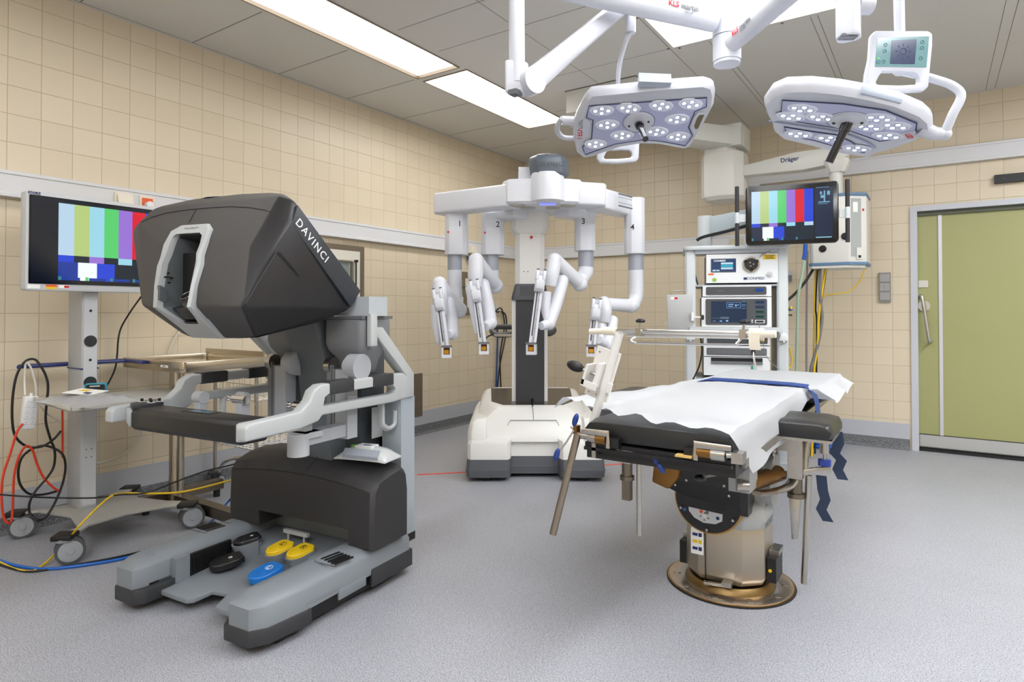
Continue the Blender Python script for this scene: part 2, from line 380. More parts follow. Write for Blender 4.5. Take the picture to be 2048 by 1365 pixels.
# ================================================================ SURGEON CONSOLE
def hull(b, pts, bev=.0, seg=2, col=None):
    t = bmesh.new()
    for p in pts: t.verts.new(p)
    r = bmesh.ops.convex_hull(t, input=t.verts)
    bmesh.ops.delete(t, geom=list({g for g in r['geom_unused'] + r['geom_interior'] if isinstance(g, bmesh.types.BMVert)}), context='VERTS')
    bmesh.ops.dissolve_limit(t, angle_limit=R(4), verts=t.verts, edges=t.edges)
    b._add(t, bev, seg, 12); return b
def boolean(o, cutter):
    md = o.modifiers.new('b', 'BOOLEAN'); md.operation = 'DIFFERENCE'; md.object = cutter; md.solver = 'EXACT'
    bpy.context.view_layer.update()
    me = bpy.data.meshes.new_from_object(o.evaluated_get(bpy.context.evaluated_depsgraph_get()))
    o.modifiers.clear(); o.data = me; bpy.data.objects.remove(cutter)
    me.set_sharp_from_angle(angle=R(30))
con = thing('surgeon_console', 'big surgeon console with dark visor head, padded armrest and floor pedals', 'surgical console', (-2.39, 1.245, 0), 6)
cgrey = mat('console_grey', '#80868c', .42, bump=.1, bscale=600)
clight = mat('console_light_grey', '#b6babb', .38)
cx = .03
def foot_arm(s, name):          # s=+1 right, -1 left
    a = [(.30, .10), (.303, .035), (.318, .0), (.42, .0), (.458, .05), (.478, .2), (.482, .82), (.30, .82)]
    pts = [(cx + s * (x - .03), y) for x, y in a]
    if s < 0: pts = [(x + .0, y) for x, y in pts]
    b = B(); r0 = [(x, y, .09) for x, y in pts]; c0 = Vector((cx + s*.34, .45, 0))
    def ins(p, k, z): 
        v = Vector(p); return (v.x + (c0.x - v.x) * k, v.y + .02 * k * 8 * (1 if v.y < .1 else 0), z)
    rings = [r0, [(x, y, .165) for x, y in pts], [ins(p, .12, .182) for p in pts], [ins(p, .4, .196) for p in pts], [ins(p, .8, .2) for p in pts]]
    b.loft(rings, bev=0)
    b.done(name, cgrey, con, ang=40)
foot_arm(1, 'base_arm'); foot_arm(-1, 'base_arm')
for s in (1, -1):
    f = lambda l: [(cx + s * (x - .03), y) for x, y in l]
    b = B().prism(f([(.272, .10), (.273, .03), (.298, -.006), (.424, -.006), (.464, .047), (.484, .2), (.484, .23), (.272, .17)]), 2, .035, .092, bev=.004).done('bumper', dgrey, con)
    b = B().prism(f([(.40, .60), (.486, .56), (.487, .84), (.40, .86)]), 2, .035, .112, bev=.006)
    b.done('bumper', dgrey, con)
    # side skirt pieces and dark undercarriage
    B().prism(f([(.474, .372), (.4825, .372), (.4825, .53), (.474, .53)]), 2, .06, .1, bev=.002).prism(f([(.47, .205), (.479, .205), (.4815, .372), (.47, .372)]), 2, .108, .12).done('skirt', cgrey, con)
    B().prism(f([(.30, .06), (.455, .06), (.462, .84), (.30, .84)]), 2, .03, .1).done('undercarriage', black, con)
    for y in (.12, .70):
        B().cyl((cx + s*.33, y, .03), (cx + s*.40, y, .03), .03, seg=20, bev=.004).done('wheel', rubber, con)
# middle plate and step
B().loft([[(x, y, z0 + (.035 if y > .3 else 0)) for x, y in ((-.24, .108), (-.215, .092), (-.05, .09), (-.03, .11), (-.03, .19), (.05, .205), (.095, .115), (.11, .10), (.26, .10), (.26, .62), (-.22, .62), (-.235, .25))] for z0 in (.045, .065)], bev=.004).done('pedal_plate', cgrey, con)
B().prism([(.50, .02), (.50, .125), (.54, .135), (.72, .15), (.72, .02)], 0, -.24, .30, bev=.006).done('pedal_step', cgrey, con)
B().box(-.24, .30, .70, .76, .12, .30).done('back_wall', cgrey, con)
B().box(-.25, -.208, .152, .215, .07, .170, bev=.012).done('sensor_housing', cgrey, con)
b = B().box(-.25, -.225, .215, .43, .07, .160, bev=.003)
for k in range(14): b.box(-.225, -.222, .225 + k*.0148, .231 + k*.0148, .075, .14)
b.done('grille', black, con)
def pedal(x, y, z, m, glyph, glm, yaw, raised, L=.115, Wd=.085):
    e = bpy.data.objects.new('pedal', None); COL.objects.link(e); e.parent = con; e.location = (x, y, z); e.rotation_euler = (R(8), 0, R(yaw))
    out = [(Wd/2*cos(a), -.02 + -L*.42*sin(a)) for a in [pi*k/12 for k in range(13)]] + [(-Wd/2, .03), (-Wd*.33, L*.42), (Wd*.33, L*.42), (Wd/2, .03)]
    b = B().loft([[(px_, py_, zz) for px_, py_ in out] for zz in (-.022, 0)] + [[(px_*.94, py_*.94, .004) for px_, py_ in out]], bev=0)
    for k in range(1, 4):
        q = [(Wd*(.12 + .1*k)*cos(a), -.012 - L*(.1 + .08*k)*sin(a), .0045) for a in [pi*(.12 + .76*j/10) for j in range(11)]]
        b.tube(q, .0009, 6)
    b.done('pedal_cap', m, e)
    text(glyph, .035, glm, e, (0, .012, .004), (1, 0, 0), (0, 1, 0))
    if len(glyph) == 1 and glyph in 'LR': 
        r_ = B(); r_.tube([(.016*cos(2*pi*k/20), .012 + .016*sin(2*pi*k/20), .0045) for k in range(20)], .0008, 6, closed=True); r_.done('ring', glm, e)
    if raised:
        o2 = [(px_*1.06, py_*1.06 - .004) for px_, py_ in out]
        B().loft([[(px_*.8, py_*.8, -raised) for px_, py_ in o2], [(px_*.95, py_*.95, -.03) for px_, py_ in o2], [(px_, py_, -.012) for px_, py_ in o2]]).done('pedal_cup', cgrey, e)
wink = mat('white_ink', '#f4f4f4', .5)
pblack = mat('pedal_black', '#1a1a1c', .35)
pblue = mat('pedal_blue', '#1673c8', .4)
pedal(-.165, .475, .165, pblack, '+', wink, -25, .09)
pedal(-.135, .345, .118, pblack, 'o', wink, -25, 0, L=.14, Wd=.105)
pedal(.030, .485, .158, yellow, 'L', blk_ink, -6, .075)
pedal(.140, .500, .158, yellow, 'R', blk_ink, -6, .075)
pedal(.105, .345, .118, pblue, 'L', wink, -6, 0, L=.14, Wd=.10)
B().box(-.055, .095, .575, .592, .175, .192, bev=.004).cyl((-.03, .583, .12), (-.03, .583, .175), .005).cyl((.07, .583, .12), (.07, .583, .175), .005).done('pedal_bar', clight, con)
for s, x in ((1, .425), (-1, -.355)):
    b = B()
    for k in range(5): b.box(x - .045 + k*.021, x - .036 + k*.021, .375, .465, .197, .203, rot=(0, 0, -8*s if s > 0 else -8), piv=(x, .42, .2))
    b.done('brake_vent', black, con)
    text('BRAKE', .022, grey_ink, con, (x - .01*s, .345 if s > 0 else .49, .2), (1, 0, 0), (0, 1, 0))
    B().tube([(x-.06, .36, .2), (x-.055, .352, .2), (x+.05, .352, .2), (x+.055, .36, .2)], .0012, 6).done('groove', blk_ink, con)
# dark block
def blk(x):
    u_ = min(1, abs(x - .055) / .45); top = .56 - .05*u_**2; sh = .485 - .035*u_**2
    ins = .012 if u_ > .98 else 0
    return [(x, .545+ins, .2), (x, .542+ins, sh*.6), (x, .548+ins, sh-.02), (x, .575+ins, sh+.02), (x, .65, top-.012-ins), (x, .74-ins, top-ins), (x, .775-ins, top-.03-ins), (x, .785-ins, .4), (x, .785-ins, .2)]
xs_ = [-.395, -.375, -.3, -.2, -.1, 0, .1, .2, .3, .4, .485, .505]
bk = B().loft([blk(x) for x in xs_]).done('base_block', char, con, ang=28)
cut = B().box(-.18, .37, .5, .70, .1, .268, bev=.006).done('cut', char, con); boolean(bk, cut)
B().tube([(x, blk(x)[2][1]-.001, blk(x)[2][2]+.004) for x in xs_[1:-1]], .0012, 6).tube([(.12, .548, .487), (.12, .6, .53), (.12, .7, .556)], .0012, 6).done('groove', blk_ink, con)
# column
col_ = B().loft([[(a, y0, z), (b_, y0, z), (b_+.01, y0+.05, z), (b_+.01, y1, z), (a, y1, z)] for a, b_, y0, y1, z in ((.06, .20, .62, .76, .52), (.055, .20, .60, .76, .62), (.02, .21, .58, .80, .95), (-.01, .20, .50, .80, 1.17))], bev=.006)
col_.done('column', mat('console_blue_grey', '#5f656a', .45), con)
hull(B(), [(x, y, z) for x in (-.17, .26) for y, z in ((.60, 1.02), (.86, 1.02), (.60, 1.16), (.86, 1.16))], .01).done('upper_body', mat('console_mid', '#64696d', .42), con)
B().box(.20, .30, .70, .86, .5, 1.1, bev=.01).box(-.16, -.02, .70, .84, .75, 1.02, bev=.01).done('inner_panel', mat('console_panel', '#4a5055', .5), con)
B().box(.20, .466, .56, .68, 1.18, 1.262, bev=.012).done('shoulder_box', mat('console_pale', '#b4bbc0', .4), con)
# ---- head
HR = [(.33, .20, 1.645), (.385, .225, 1.625), (.40, .19, 1.54), (.385, .10, 1.40), (.37, .01, 1.215), (.31, .12, 1.10), (.33, .42, 1.155), (.385, .53, 1.206), (.385, .595, 1.288),
      (.335, .185, 1.57), (.31, .085, 1.438), (.26, -.005, 1.216), (.17, .158, 1.093)]
HL = [(-.27, .085, 1.628), (-.345, .17, 1.605), (-.375, .06, 1.54), (-.36, .08, 1.40), (-.33, .075, 1.225), (-.24, .20, 1.10), (-.26, .46, 1.155), (-.34, .57, 1.206), (-.34, .63, 1.288),
      (-.31, .045, 1.56), (-.28, .035, 1.438), (-.215, .01, 1.222), (-.14, .165, 1.090)]
HC = [(.02, .012, 1.22), (.02, .018, 1.315), (.02, .04, 1.405), (.02, .07, 1.50), (.02, .15, 1.59), (0, .24, 1.675), (0, .30, 1.697), (.17, .175, 1.60), (.18, .28, 1.683), (-.16, .10, 1.60), (-.16, .19, 1.672),
      (-.27, .16, 1.645), (0, .42, 1.62), (.02, .65, 1.30), (.02, .60, 1.19), (.02, .45, 1.14), (.28, .27, 1.668)]
hb = hull(B(), HR + HL + HC, .012, 2)
for f in hb.bm.faces:
    n = f.normal; c = f.calc_center_median()
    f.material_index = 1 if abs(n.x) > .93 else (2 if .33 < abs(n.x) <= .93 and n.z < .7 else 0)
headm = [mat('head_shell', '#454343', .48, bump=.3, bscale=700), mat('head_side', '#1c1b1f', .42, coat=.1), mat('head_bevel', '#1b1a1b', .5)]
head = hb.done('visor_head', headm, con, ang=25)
ringo = [(-.058, 1.54), (-.084, 1.515), (-.09, 1.46), (-.092, 1.41), (-.103, 1.375), (-.107, 1.30), (-.107, 1.215), (-.098, 1.15), (-.086, 1.092), (.086, 1.092), (.098, 1.15), (.107, 1.215), (.107, 1.30), (.103, 1.375), (.092, 1.41), (.09, 1.46), (.084, 1.515), (.058, 1.54)]
ringi = [(-.044, 1.502), (-.057, 1.49), (-.061, 1.455), (-.064, 1.42), (-.076, 1.385), (-.08, 1.30), (-.08, 1.215), (-.06, 1.178), (-.042, 1.150), (.05, 1.150), (.075, 1.178), (.094, 1.215), (.095, 1.30), (.084, 1.385), (.072, 1.42), (.072, 1.455), (.068, 1.49), (.054, 1.502)]
PX, PW = -.004, 1.22
def yf(z):
    k = [(1.06, .19), (1.092, .155), (1.215, .0), (1.315, .012), (1.405, .034), (1.50, .064), (1.60, .15)]
    for (a, ya), (c, yc) in zip(k[:-1], k[1:]):
        if z <= c: return ya + (yc-ya) * (z-a) / (c-a)
    return .15
cut = B().loft([[(PX+x*PW, yf(z)-.06, z) for x, z in ringi], [(PX-.03+x*PW*.95, .30, 1.19+(z-1.15)*.8) for x, z in ringi]]).done('cut', char, con)
boolean(head, cut)
rb = B(); sl = .12   # ring turned a little with the face
sl_z = lambda z: -.05 if z < 1.12 else (-.10 if z < 1.25 else min(.12, -.10 + (z-1.25)*1.0))
tx = lambda x, z, o_: (PX + x*PW, yf(z) + o_ - .004 + x*PW*sl_z(z), z)
rb.loft([[tx(x, z, .02) for x, z in ringo], [tx(x, z, -.006) for x, z in ringo], [tx(x*.93, z, -.014) for x, z in ringo], [tx(x, z, -.012) for x, z in ringi], [tx(x*.96, z, .012) for x, z in ringi]], closed=False, cap=False)
rb.done('port_frame', clight, con, ang=30)
lb = B().loft([[tx(x*.97, z, .008) for x, z in ringi], [(PX-.03+x*PW*.96, .285, 1.19+(z-1.15)*.8) for x, z in ringi]], cap=False)
lb.box(-.08, .12, .28, .29, 1.17, 1.5)
liner = lb.done('port_liner', mat('port_grey', '#767c80', .5), con, ang=30)
B().box(-.085, .06, .09, .24, 1.265, 1.43, bev=.012).done('brow_pad', mat('pad_black', '#1b1a1b', .5), con)
hull(B(), [(-.088, .045, 1.212), (.11, .045, 1.218), (-.09, .24, 1.27), (.09, .24, 1.27), (-.03, .06, 1.168), (.085, .06, 1.168), (0, .2, 1.18), (.04, .2, 1.18)], .003).done('lens_tray', mat('tray_black', '#1f1f21', .3), con)
for x in (-.012, .058):
    lt = B().cyl((x, .09, 1.22), (x, .055, 1.262), .019, .023, seg=24)
    lt.done('eyepiece', mat('eyepiece_black', '#111111', .25), con)
    B().tube([(x + .0235*cos(2*pi*k/24), .055 + .0235*sin(2*pi*k/24)*.77, 1.262 + .0235*sin(2*pi*k/24)*.64) for k in range(24)], .0015, 6, closed=True).done('eyepiece_rim', steel, con)
b = B()
for dx, dz in ((0, 0), (.008, .012), (.02, -.002), (.012, -.016), (.01, 0)): b.cyl((-.105, .022+dx*1.3, 1.333+dz*1.3), (-.086, .022+dx*1.3, 1.333+dz*1.3), .0035 if dx != .01 else .0025, seg=10)
b.done('button_cluster', black, con)
b = B().prism([(-.002, 1.245), (.02, 1.235), (.03, 1.26), (.02, 1.29), (-.002, 1.30)], 0, -.105, -.088); b.done('speaker_grille', mat('speaker_grey', '#5c6063', .6), con)
text('DAVINCI', .017, grey_ink, con, (PX+.005, yf(1.52)-.0155, 1.521), (1, sl, 0), (0, .3, 1), space=1.1)
B().prism([(-.005, 1.147), (.02, 1.147), (.045, 1.122), (.022, 1.122)], 1, -.002, 0, M=Matrix.Translation((.0, .1, 0)) @ Matrix.Rotation(R(0), 4, 'X')).done('port_label', mgrey, con)
# right side trim strip with writing
sx_ = .402
strip = mat('strip_grey', '#32363c', .4)
B().prism([(.232, 1.607), (.585, 1.287), (.525, 1.218), (.20, 1.53)], 0, .385, .3995, bev=.003).done('side_strip', strip, con)
v = Vector((0, .355, -.32)).normalized()
text('DAVINCI', .046, wink, con, (.400, .305, 1.475), v, (0, .67, .74), space=1.22)
B().tube([(.395, -.0, 1.225), (.397, .13, 1.415), (.397, .145, 1.42), (.3935, .25, 1.335)], .0025, 6).done('side_groove', mat('groove_dark', '#232227', .4), con)
bpy.context.view_layer.update()
def on_head(x, y=None, z=None):
    h_, l_, n_, _ = head.ray_cast(Vector((x, y, 3)), Vector((0, 0, -1))) if z is None else head.ray_cast(Vector((x, -1, z)), Vector((0, 1, 0)))
    return l_ + n_ * .0008, n_
l_, n_ = on_head(-.10, y=.225)
st = B().box(-.035, .035, -.03, .03, 0, .001); st.xf(Matrix.Translation(l_) @ n_.to_track_quat('Z', 'Y').to_matrix().to_4x4()); st.done('sticker', paper, con)
B().tube([on_head(x, z=z)[0] for x, z in ((-.30, 1.565), (-.25, 1.585), (-.18, 1.60), (-.08, 1.608), (.02, 1.61), (.12, 1.61), (.22, 1.60), (.30, 1.585), (.33, 1.575))], .0014, 6).tube([on_head(-.04, z=z)[0] for z in (1.609, 1.58, 1.55)], .0014, 6).done('seam', blk_ink, con)
sl_ = [(-.335, .10, 1.575), (-.2, .115, 1.607), (-.05, .16, 1.605), (.1, .17, 1.607), (.25, .2, 1.60), (.335, .21, 1.582)]
# ---- armrest
ar = B()
ar.loft([[(x, y, z) for y, z in ((-.005, .73), (-.02, .745), (-.02, .80), (-.005, .815), (.10, .815), (.115, .80), (.115, .745), (.10, .73))] for x in (-.24, .385)], bev=.004)
ar.done('armrest_pad', mat('armrest_black', '#1f1f20', .42, bump=.1, bscale=100), con)
B().box(-.01, .16, .035, .085, .8145, .8165).done('touch_bezel', black, con); B().box(.02, .13, .045, .078, .8165, .8172).done('touch_screen', mat('touch_screen_glass', '#5b7f93', .15), con)
def side_rail(s, x0, x1, name):
    L_ = [(-.045, .755), (-.045, .80), (-.03, .815), (.20, .825), (.245, .86), (.262, .895), (.30, .915), (.86, .918), (.885, .905), (.885, .81), (.87, .795), (.80, .795), (.75, .79), (.31, .795), (.29, .775), (.20, .76)]
    hole = [(.31, .83), (.32, .865), (.34, .875), (.70, .875), (.74, .865), (.755, .85), (.745, .832), (.73, .828)]
    b = B(); b.prism(L_, 0, x0, x1, bev=.008, seg=3)
    o = b.done(name, clight, con)
    c = B().prism(hole, 0, x0-.05, x1+.05).done('cut', clight, con); boolean(o, c)
    for y0 in (.345, .60):
        B().prism([(y0, .87), (y0, .92), (y0+.012, .922), (y0+.125, .922), (y0+.137, .92), (y0+.137, .87)], 0, x0-.004, x1+.004, bev=.004).done('rail_grip', mat('grip_dark', '#39393b', .45), con)
side_rail(1, .405, .455, 'armrest_rail')
side_rail(-1, -.375, -.325, 'armrest_rail')
hull(B(), [(x, y, z) for x, y in ((-.24, -.03), (-.34, .02), (-.375, .10), (-.375, .16), (-.24, .10)) for z in (.745, .808)], .006).done('rest_corner', clight, con)
hull(B(), [(x, y, z) for x, y in ((-.24, -.015), (-.33, .03), (-.362, .10), (-.345, .155), (-.24, .115)) for z in (.80, .825)], .004).done('button_panel', dgrey, con)
b = B(); w2 = B()
for x, y in ((-.325, .075), (-.30, .095), (-.27, .115), (-.262, .075)): b.cyl((x, y, .82), (x, y, .838), .006, seg=12, bev=.001); w2.box(x-.013, x+.013, y-.010, y+.010, .825, .8265)
b.done('switch_button', black, con); w2.done('button_label', paper, con)
hull(B(), [(x, y, z) for x, y in ((.385, -.02), (.405, -.045), (.43, -.03), (.43, .11), (.385, .11)) for z in (.75, .812)], .005).done('rest_corner', clight, con)
# rear struts, legs, hooks
for s, x0, x1 in ((1, .40, .46), (-1, -.38, -.32)):
    m_ = clight
    B().prism([(.885, .80), (.885, .91), (.66, 1.13), (.60, 1.13), (.62, 1.09), (.83, .90), (.80, .80)], 0, x0, x1, bev=.005).done('rear_strut', m_, con)
for s, x in ((1, .435), (-1, -.37)):
    pass
B().box(.34, .45, .80, .90, .16, .80, bev=.004).done('rear_leg', mat('leg_blue_grey', '#a3acb3', .42), con)
B().box(.10, .40, .84, .92, .05, .80).box(.335, .452, .795, .905, .13, .165).done('rear_panel', black, con)
B().box(.345, .3465, .72, .795, .62, .76).box(.26, .34, .838, .8395, .62, .76).done('rating_label', mat('label_print', '#b9bcbc', .6), con)
for x, y in ((.40, .72), (-.345, .47)):
    B().tube([(x, y, .80), (x, y, .70), (x+.004, y+.01, .68), (x+.01, y+.035, .665), (x+.015, y+.07, .68), (x+.015, y+.075, .72), (x+.015, y+.075, .745)], .011, 8, smooth=3, sx=1.9).done('hose_hook', clight, con)
B().box(.23, .245, .60, .62, 1.03, 1.065).done('pictogram', paper, con)
# instrument arms: motor drum, elbow disc, link, hand controller
def master(x, y, s):
    g = mat('arm_grey', '#77797d', .4)
    e = bpy.data.objects.new('controller_arm', None); COL.objects.link(e); e.parent = con; e.location = (x, y, 0)
    B().loft([[(px_, py_, z) for px_, py_ in rrect(-wx, wx, -wy+off, wy+off, .03)] for z, wx, wy, off in ((.93, .07, .05, 0), (.99, .085, .06, 0), (1.03, .105, .09, 0), (1.06, .112, .10, 0), (1.165, .112, .10, 0))], bev=.005).done('motor_drum', g, e)
    B().box(-.112, .112, -.10, .10, 1.165, 1.178, bev=.004).done('drum_lid', mat('lid_grey', '#66696e', .4), e)
    B().cyl((.04, -.085, .962), (.10, -.085, .962), .056, seg=32, bev=.005).cyl((.02, -.085, .962), (.03, -.085, .962), .04, seg=32).done('elbow_disc', mat('disc_grey', '#a9acb1', .38), e)
    B().cyl((-.09, -.085, .962), (-.06, -.085, .962), .036, seg=28, bev=.003).done('small_disc', steel, e)
    B().box(-.075, .045, -.10, -.02, .92, .95, bev=.006).box(-.06, .05, -.08, .0, .86, .935, bev=.008).done('yoke', mgrey, e)
    B().box(-.08, -.055, -.108, -.088, .68, .965, bev=.004).box(-.05, -.035, -.108, -.088, .68, .95, bev=.003).done('link_rod', g, e)
    B().box(-.01, .06, -.13, -.07, .66, .95, bev=.02, seg=4).done('lower_link', mat('link_pale', '#a5a8ad', .38), e)
    B().box(-.01, .05, -.34, -.08, .672, .722, bev=.012).done('forearm', mat('link_pale', '#a5a8ad', .38), e)
    B().cyl((.02, -.36, .635), (.02, -.36, .722), .042, seg=28, bev=.006).box(-.03, .06, -.36, -.27, .70, .722, bev=.004).done('wrist_pod', mat('pod_pale', '#b4b7bb', .38), e)
    B().box(-.02, .022, -.33, -.29, .722, .81, bev=.006).done('wrist_post', mat('pod_pale', '#b4b7bb', .38), e)
    B().cyl((-.04, -.32, .82), (.04, -.32, .82), .02, seg=20, bev=.004).cyl((-.075, -.315, .82), (-.04, -.315, .82), .008, seg=12).ell((-.085, -.315, .826), (.016, .01, .006)).ell((-.085, -.315, .813), (.016, .01, .006)).done('finger_grip', chrome, e)
master(.335, .64, 1)
master(-.055, .66, -1)
B().loft([[(px_, py_, z) for px_, py_ in rrect(.452, .482, .56, .60, .008)] for z in (1.05, 1.07, 1.19)], bev=.004).done('side_cover', clight, con)
# left inner pod seen under the rail
B().cyl((-.25, .27, .826), (-.20, .27, .826), .026, seg=24, bev=.006).box(-.245, -.205, .255, .285, .735, .826, bev=.006).cyl((-.17, .42, .815), (-.12, .42, .815), .022, seg=24, bev=.005).box(-.165, -.13, .405, .435, .70, .815, bev=.006).box(-.20, -.13, .33, .41, .70, .725, bev=.005).done('wrist_link', mat('pod_pale', '#b4b7bb', .38), con)
# packet of wipes on the base block
wp = thing('wipes_packet', 'soft white packet of wipes lying on the dark console base', 'wipes packet', (-2.39 + .37*cos(R(6)) - .665*sin(R(6)), 1.245 + .40*sin(R(6)) + .665*cos(R(6)), .552), 14)
rg = []
for i in range(13):
    u_ = i/12; x = -.13 + .26*u_; h = .026 * (1 - abs(2*u_-1)**3.5) + .002
    rg.append([(x, -.062 - .012*abs(2*u_-1)**4, -.004), (x, -.066, h*.5), (x, -.045, h*1.5-.002), (x, 0, h*1.9-.002 + .003*sin(i*2)), (x, .045, h*1.5-.002), (x, .066, h*.5), (x, .062, -.004)])
B().loft(rg).done('bag', mat('wipes_foil', '#bfc2c2', .3, coat=.5, bump=.6, bscale=40), wp, ang=60)
B().box(-.05, .035, -.03, .03, .042, .052, bev=.004).done('lid', white, wp)
B().cyl((-.075, .0, .041), (-.075, .0, .0465), .013, seg=16).done('print', mat('print_green', '#58b53c', .5), wp)
B().box(-.02, .015, -.01, .005, .052, .0525).done('print', navy_ink, wp)
for k in range(6): pass
B().prism([(-.065, .004), (-.067, .018), (-.046, .042), (-.045, .043), (-.068, .018), (-.066, .004)], 0, -.09, .09, ang=90).done('small_print', mat('print_grey', '#9aa0ab', .6), wp)
# ================================================================ screens, casters
def em(name, col, s=1.0):
    m = mat('screen_' + name, '#050505', .15); b = m.node_tree.nodes['Principled BSDF']
    b.inputs['Emission Color'].default_value = lin(col); b.inputs['Emission Strength'].default_value = s; return m
EM = [em('off', '#071326', .6), em('pale', '#bcd9ef', .9), em('lime', '#c3dc86', .8), em('cyan', '#9fdcee', .9), em('green', '#5fdf78', .8), em('violet', '#a078e0', .85), em('red', '#e81430', .85),
      em('blue', '#1c46e0', .85), em('white', '#eef6ff', 1.0), em('deep', '#0b3fb0', .7), em('teal', '#3c93a8', .7), em('dark2', '#0c2233', .8), em('line', '#7fb6d8', .8)]
def colour_bars(x0, z1, bw, h1, h2, h3, y, x_end, info=None, x_img=None, z_img=None):
    """test picture facing -y: seven bars, second row, third row, caption strip"""
    b = B()
    def q(i, a, c, lo, hi, yy=y): b.mi = i; b.quad((a, yy, lo), (c, yy, lo), (c, yy, hi), (a, yy, hi))
    q(0, x_img[0], x_img[1], z_img[0], z_img[1], y + .0006)
    for k, i in enumerate((1, 2, 3, 4, 5, 6, 7)): q(i, x0 + k*bw, x0 + (k+1)*bw, z1 - h1, z1)
    for k, i in enumerate((5, 11, 5, 11, 3, 11, 1)): q(i if k else 7, x0 + k*bw, x0 + (k+1)*bw, z1 - h1 - h2, z1 - h1)
    W = bw * 7
    zz = z1 - h1 - h2
    for a, c, i in ((0, .18, 9), (.18, .36, 8), (.36, .535, 7), (.535, 1, 11)): q(i, x0 + a*W, x0 + c*W, zz - h3, zz)
    for k, a in enumerate((0, .25, .49, .72)):
        q(10 if k != 1 else 4, x0 + a*W, x0 + (a+.03)*W, zz-h3, zz-h3+h3*.2, y-.0004)
        q(9, x0 + (a+.035)*W, x0 + (a+.2)*W, zz-h3, zz-h3+h3*.16, y-.0004)
    for (a, c, lo, hi) in (info or []): q(12, a, c, lo, hi, y-.0005)
    return b
wheel_grey = mat('caster_grey', '#8e9296', .45); hubg = mat('caster_hub', '#a9adb1', .4)
def caster(parent, x, y, zt, r=.052, yaw=0, m=wheel_grey, kit=hubg):
    e = bpy.data.objects.new('caster', None); COL.objects.link(e); e.parent = parent; e.location = (x, y, 0); e.rotation_euler = (0, 0, R(yaw))
    b = B()
    for s in (-1, 1): b.cyl((s*.012, .02, r), (s*.034, .02, r), r, seg=32, bev=.006)
    b.done('tire', mat('tire_grey', '#55585c', .6), e)
    b = B()
    for s in (-1, 1): b.cyl((s*.034, .02, r), (s*.036, .02, r), r*.8, seg=28, bev=.002).cyl((s*.034, .02, r), (s*.04, .02, r), r*.3, r*.24, seg=20)
    b.done('hub', kit, e)
    B().box(-.012, .012, -.02, .05, r*.7, zt-.02, bev=.006).cyl((0, 0, r*1.3), (0, 0, zt), .022, seg=20).cyl((0, 0, zt-.016), (0, 0, zt-.002), .045, seg=24, bev=.003).done('fork', m, e)
    return e
# ================================================================ MONITOR CART
mc = thing('monitor_cart', 'grey wheeled cart carrying a wide monitor with colour bars, left wall', 'monitor cart', (-3.72, 1.57, 0))
o_ = Vector((-3.72, 1.57, 0))
mcg = mat('cart_grey', '#b4b7ba', .42, .1)
B().prism([(-.30, -.32), (-.24, -.22), (0, -.16), (.22, -.21), (.27, -.335), (.32, -.27), (.22, -.16), (.19, .02), (.24, .20), (.31, .29), (.26, .33), (.15, .26), (-.05, .20), (-.22, .22), (-.30, .30), (-.34, .26), (-.25, .12), (-.23, -.05), (-.26, -.18), (-.34, -.28)], 2, .125, .137, bev=.002).done('base_plate', mat('base_plate_grey', '#b7b6b0', .35, .2), mc)
for x, y, yw in ((.285, -.29, -18), (-.31, -.29, -15), (.285, .30, -20), (-.31, .27, -20)):
    caster(mc, x, y, .125, .062, yw)
    B().box(x-.045, x+.045, y-.045, y+.045, .118, .142, bev=.006, rot=(0, 0, 45)).done('corner_cap', black, mc)
cw = B().prism([(-.25, -.085), (-.085, -.085), (-.08, -.08), (-.08, -.012), (-.085, -.005), (-.25, -.005)], 2, .137, 1.50, bev=.003)
cw.done('column', mcg, mc)
B().box(-.085, -.076, -.078, -.012, .15, 1.30).done('column_face', mat('column_face', '#c4c7ca', .4), mc)
for z, r_, m_ in ((1.202, .007, black), (.935, .007, black)): B().cyl((-.078, -.045, z), (-.074, -.045, z), r_, seg=16).done('cap', m_, mc)
for z in (1.037, .814): B().cyl((-.078, -.045, z), (-.072, -.045, z), .031, seg=28, bev=.002).box(-.0725, -.071, -.06, -.03, z-.012, z-.004).done('cable_grommet', mat('grommet', '#26272a', .5), mc)
for y, z in ((-.06, .454), (-.035, .454), (-.06, .41), (-.035, .41)): B().cyl((-.077, y, z), (-.0745, y, z), .0028, seg=8).done('screw', black, mc)
B().tube([(-.27, -.30, .905), (-.31, -.29, .905), (-.31, .20, .905), (-.27, .22, .905), (-.05, .22, .905)], .012, 10).tube([(-.30, -.29, .905), (-.262, -.27, .905), (-.262, -.05, .905)], .010, 8).tube([(-.262, .0, .905), (-.262, .21, .905)], .010, 8).done('cable_bar', mat('navy_lacquer', '#142a72', .3, coat=.4), mc)
B().box(-.255, -.078, -.088, -.003, .884, .892).done('cable_bar_strap', mat('navy_lacquer', '#142a72', .3), mc)
B().box(-.08, .50, -.32, .30, .738, .748, bev=.002, rot=(0, 0, -5)).box(.492, .50, -.32, .30, .738, .762, bev=.002, rot=(0, 0, -5), piv=(.21, -.01, .75)).box(-.08, .50, -.32, -.312, .738, .762, bev=.002, rot=(0, 0, -5), piv=(.21, -.01, .75)).done('tray', mat('tray_grey', '#c3c2bc', .35, .2), mc)
# monitor
mo = bpy.data.objects.new('monitor', None); COL.objects.link(mo); mo.parent = mc; mo.location = (0, 0, 0); mo.rotation_euler = (0, 0, R(90))
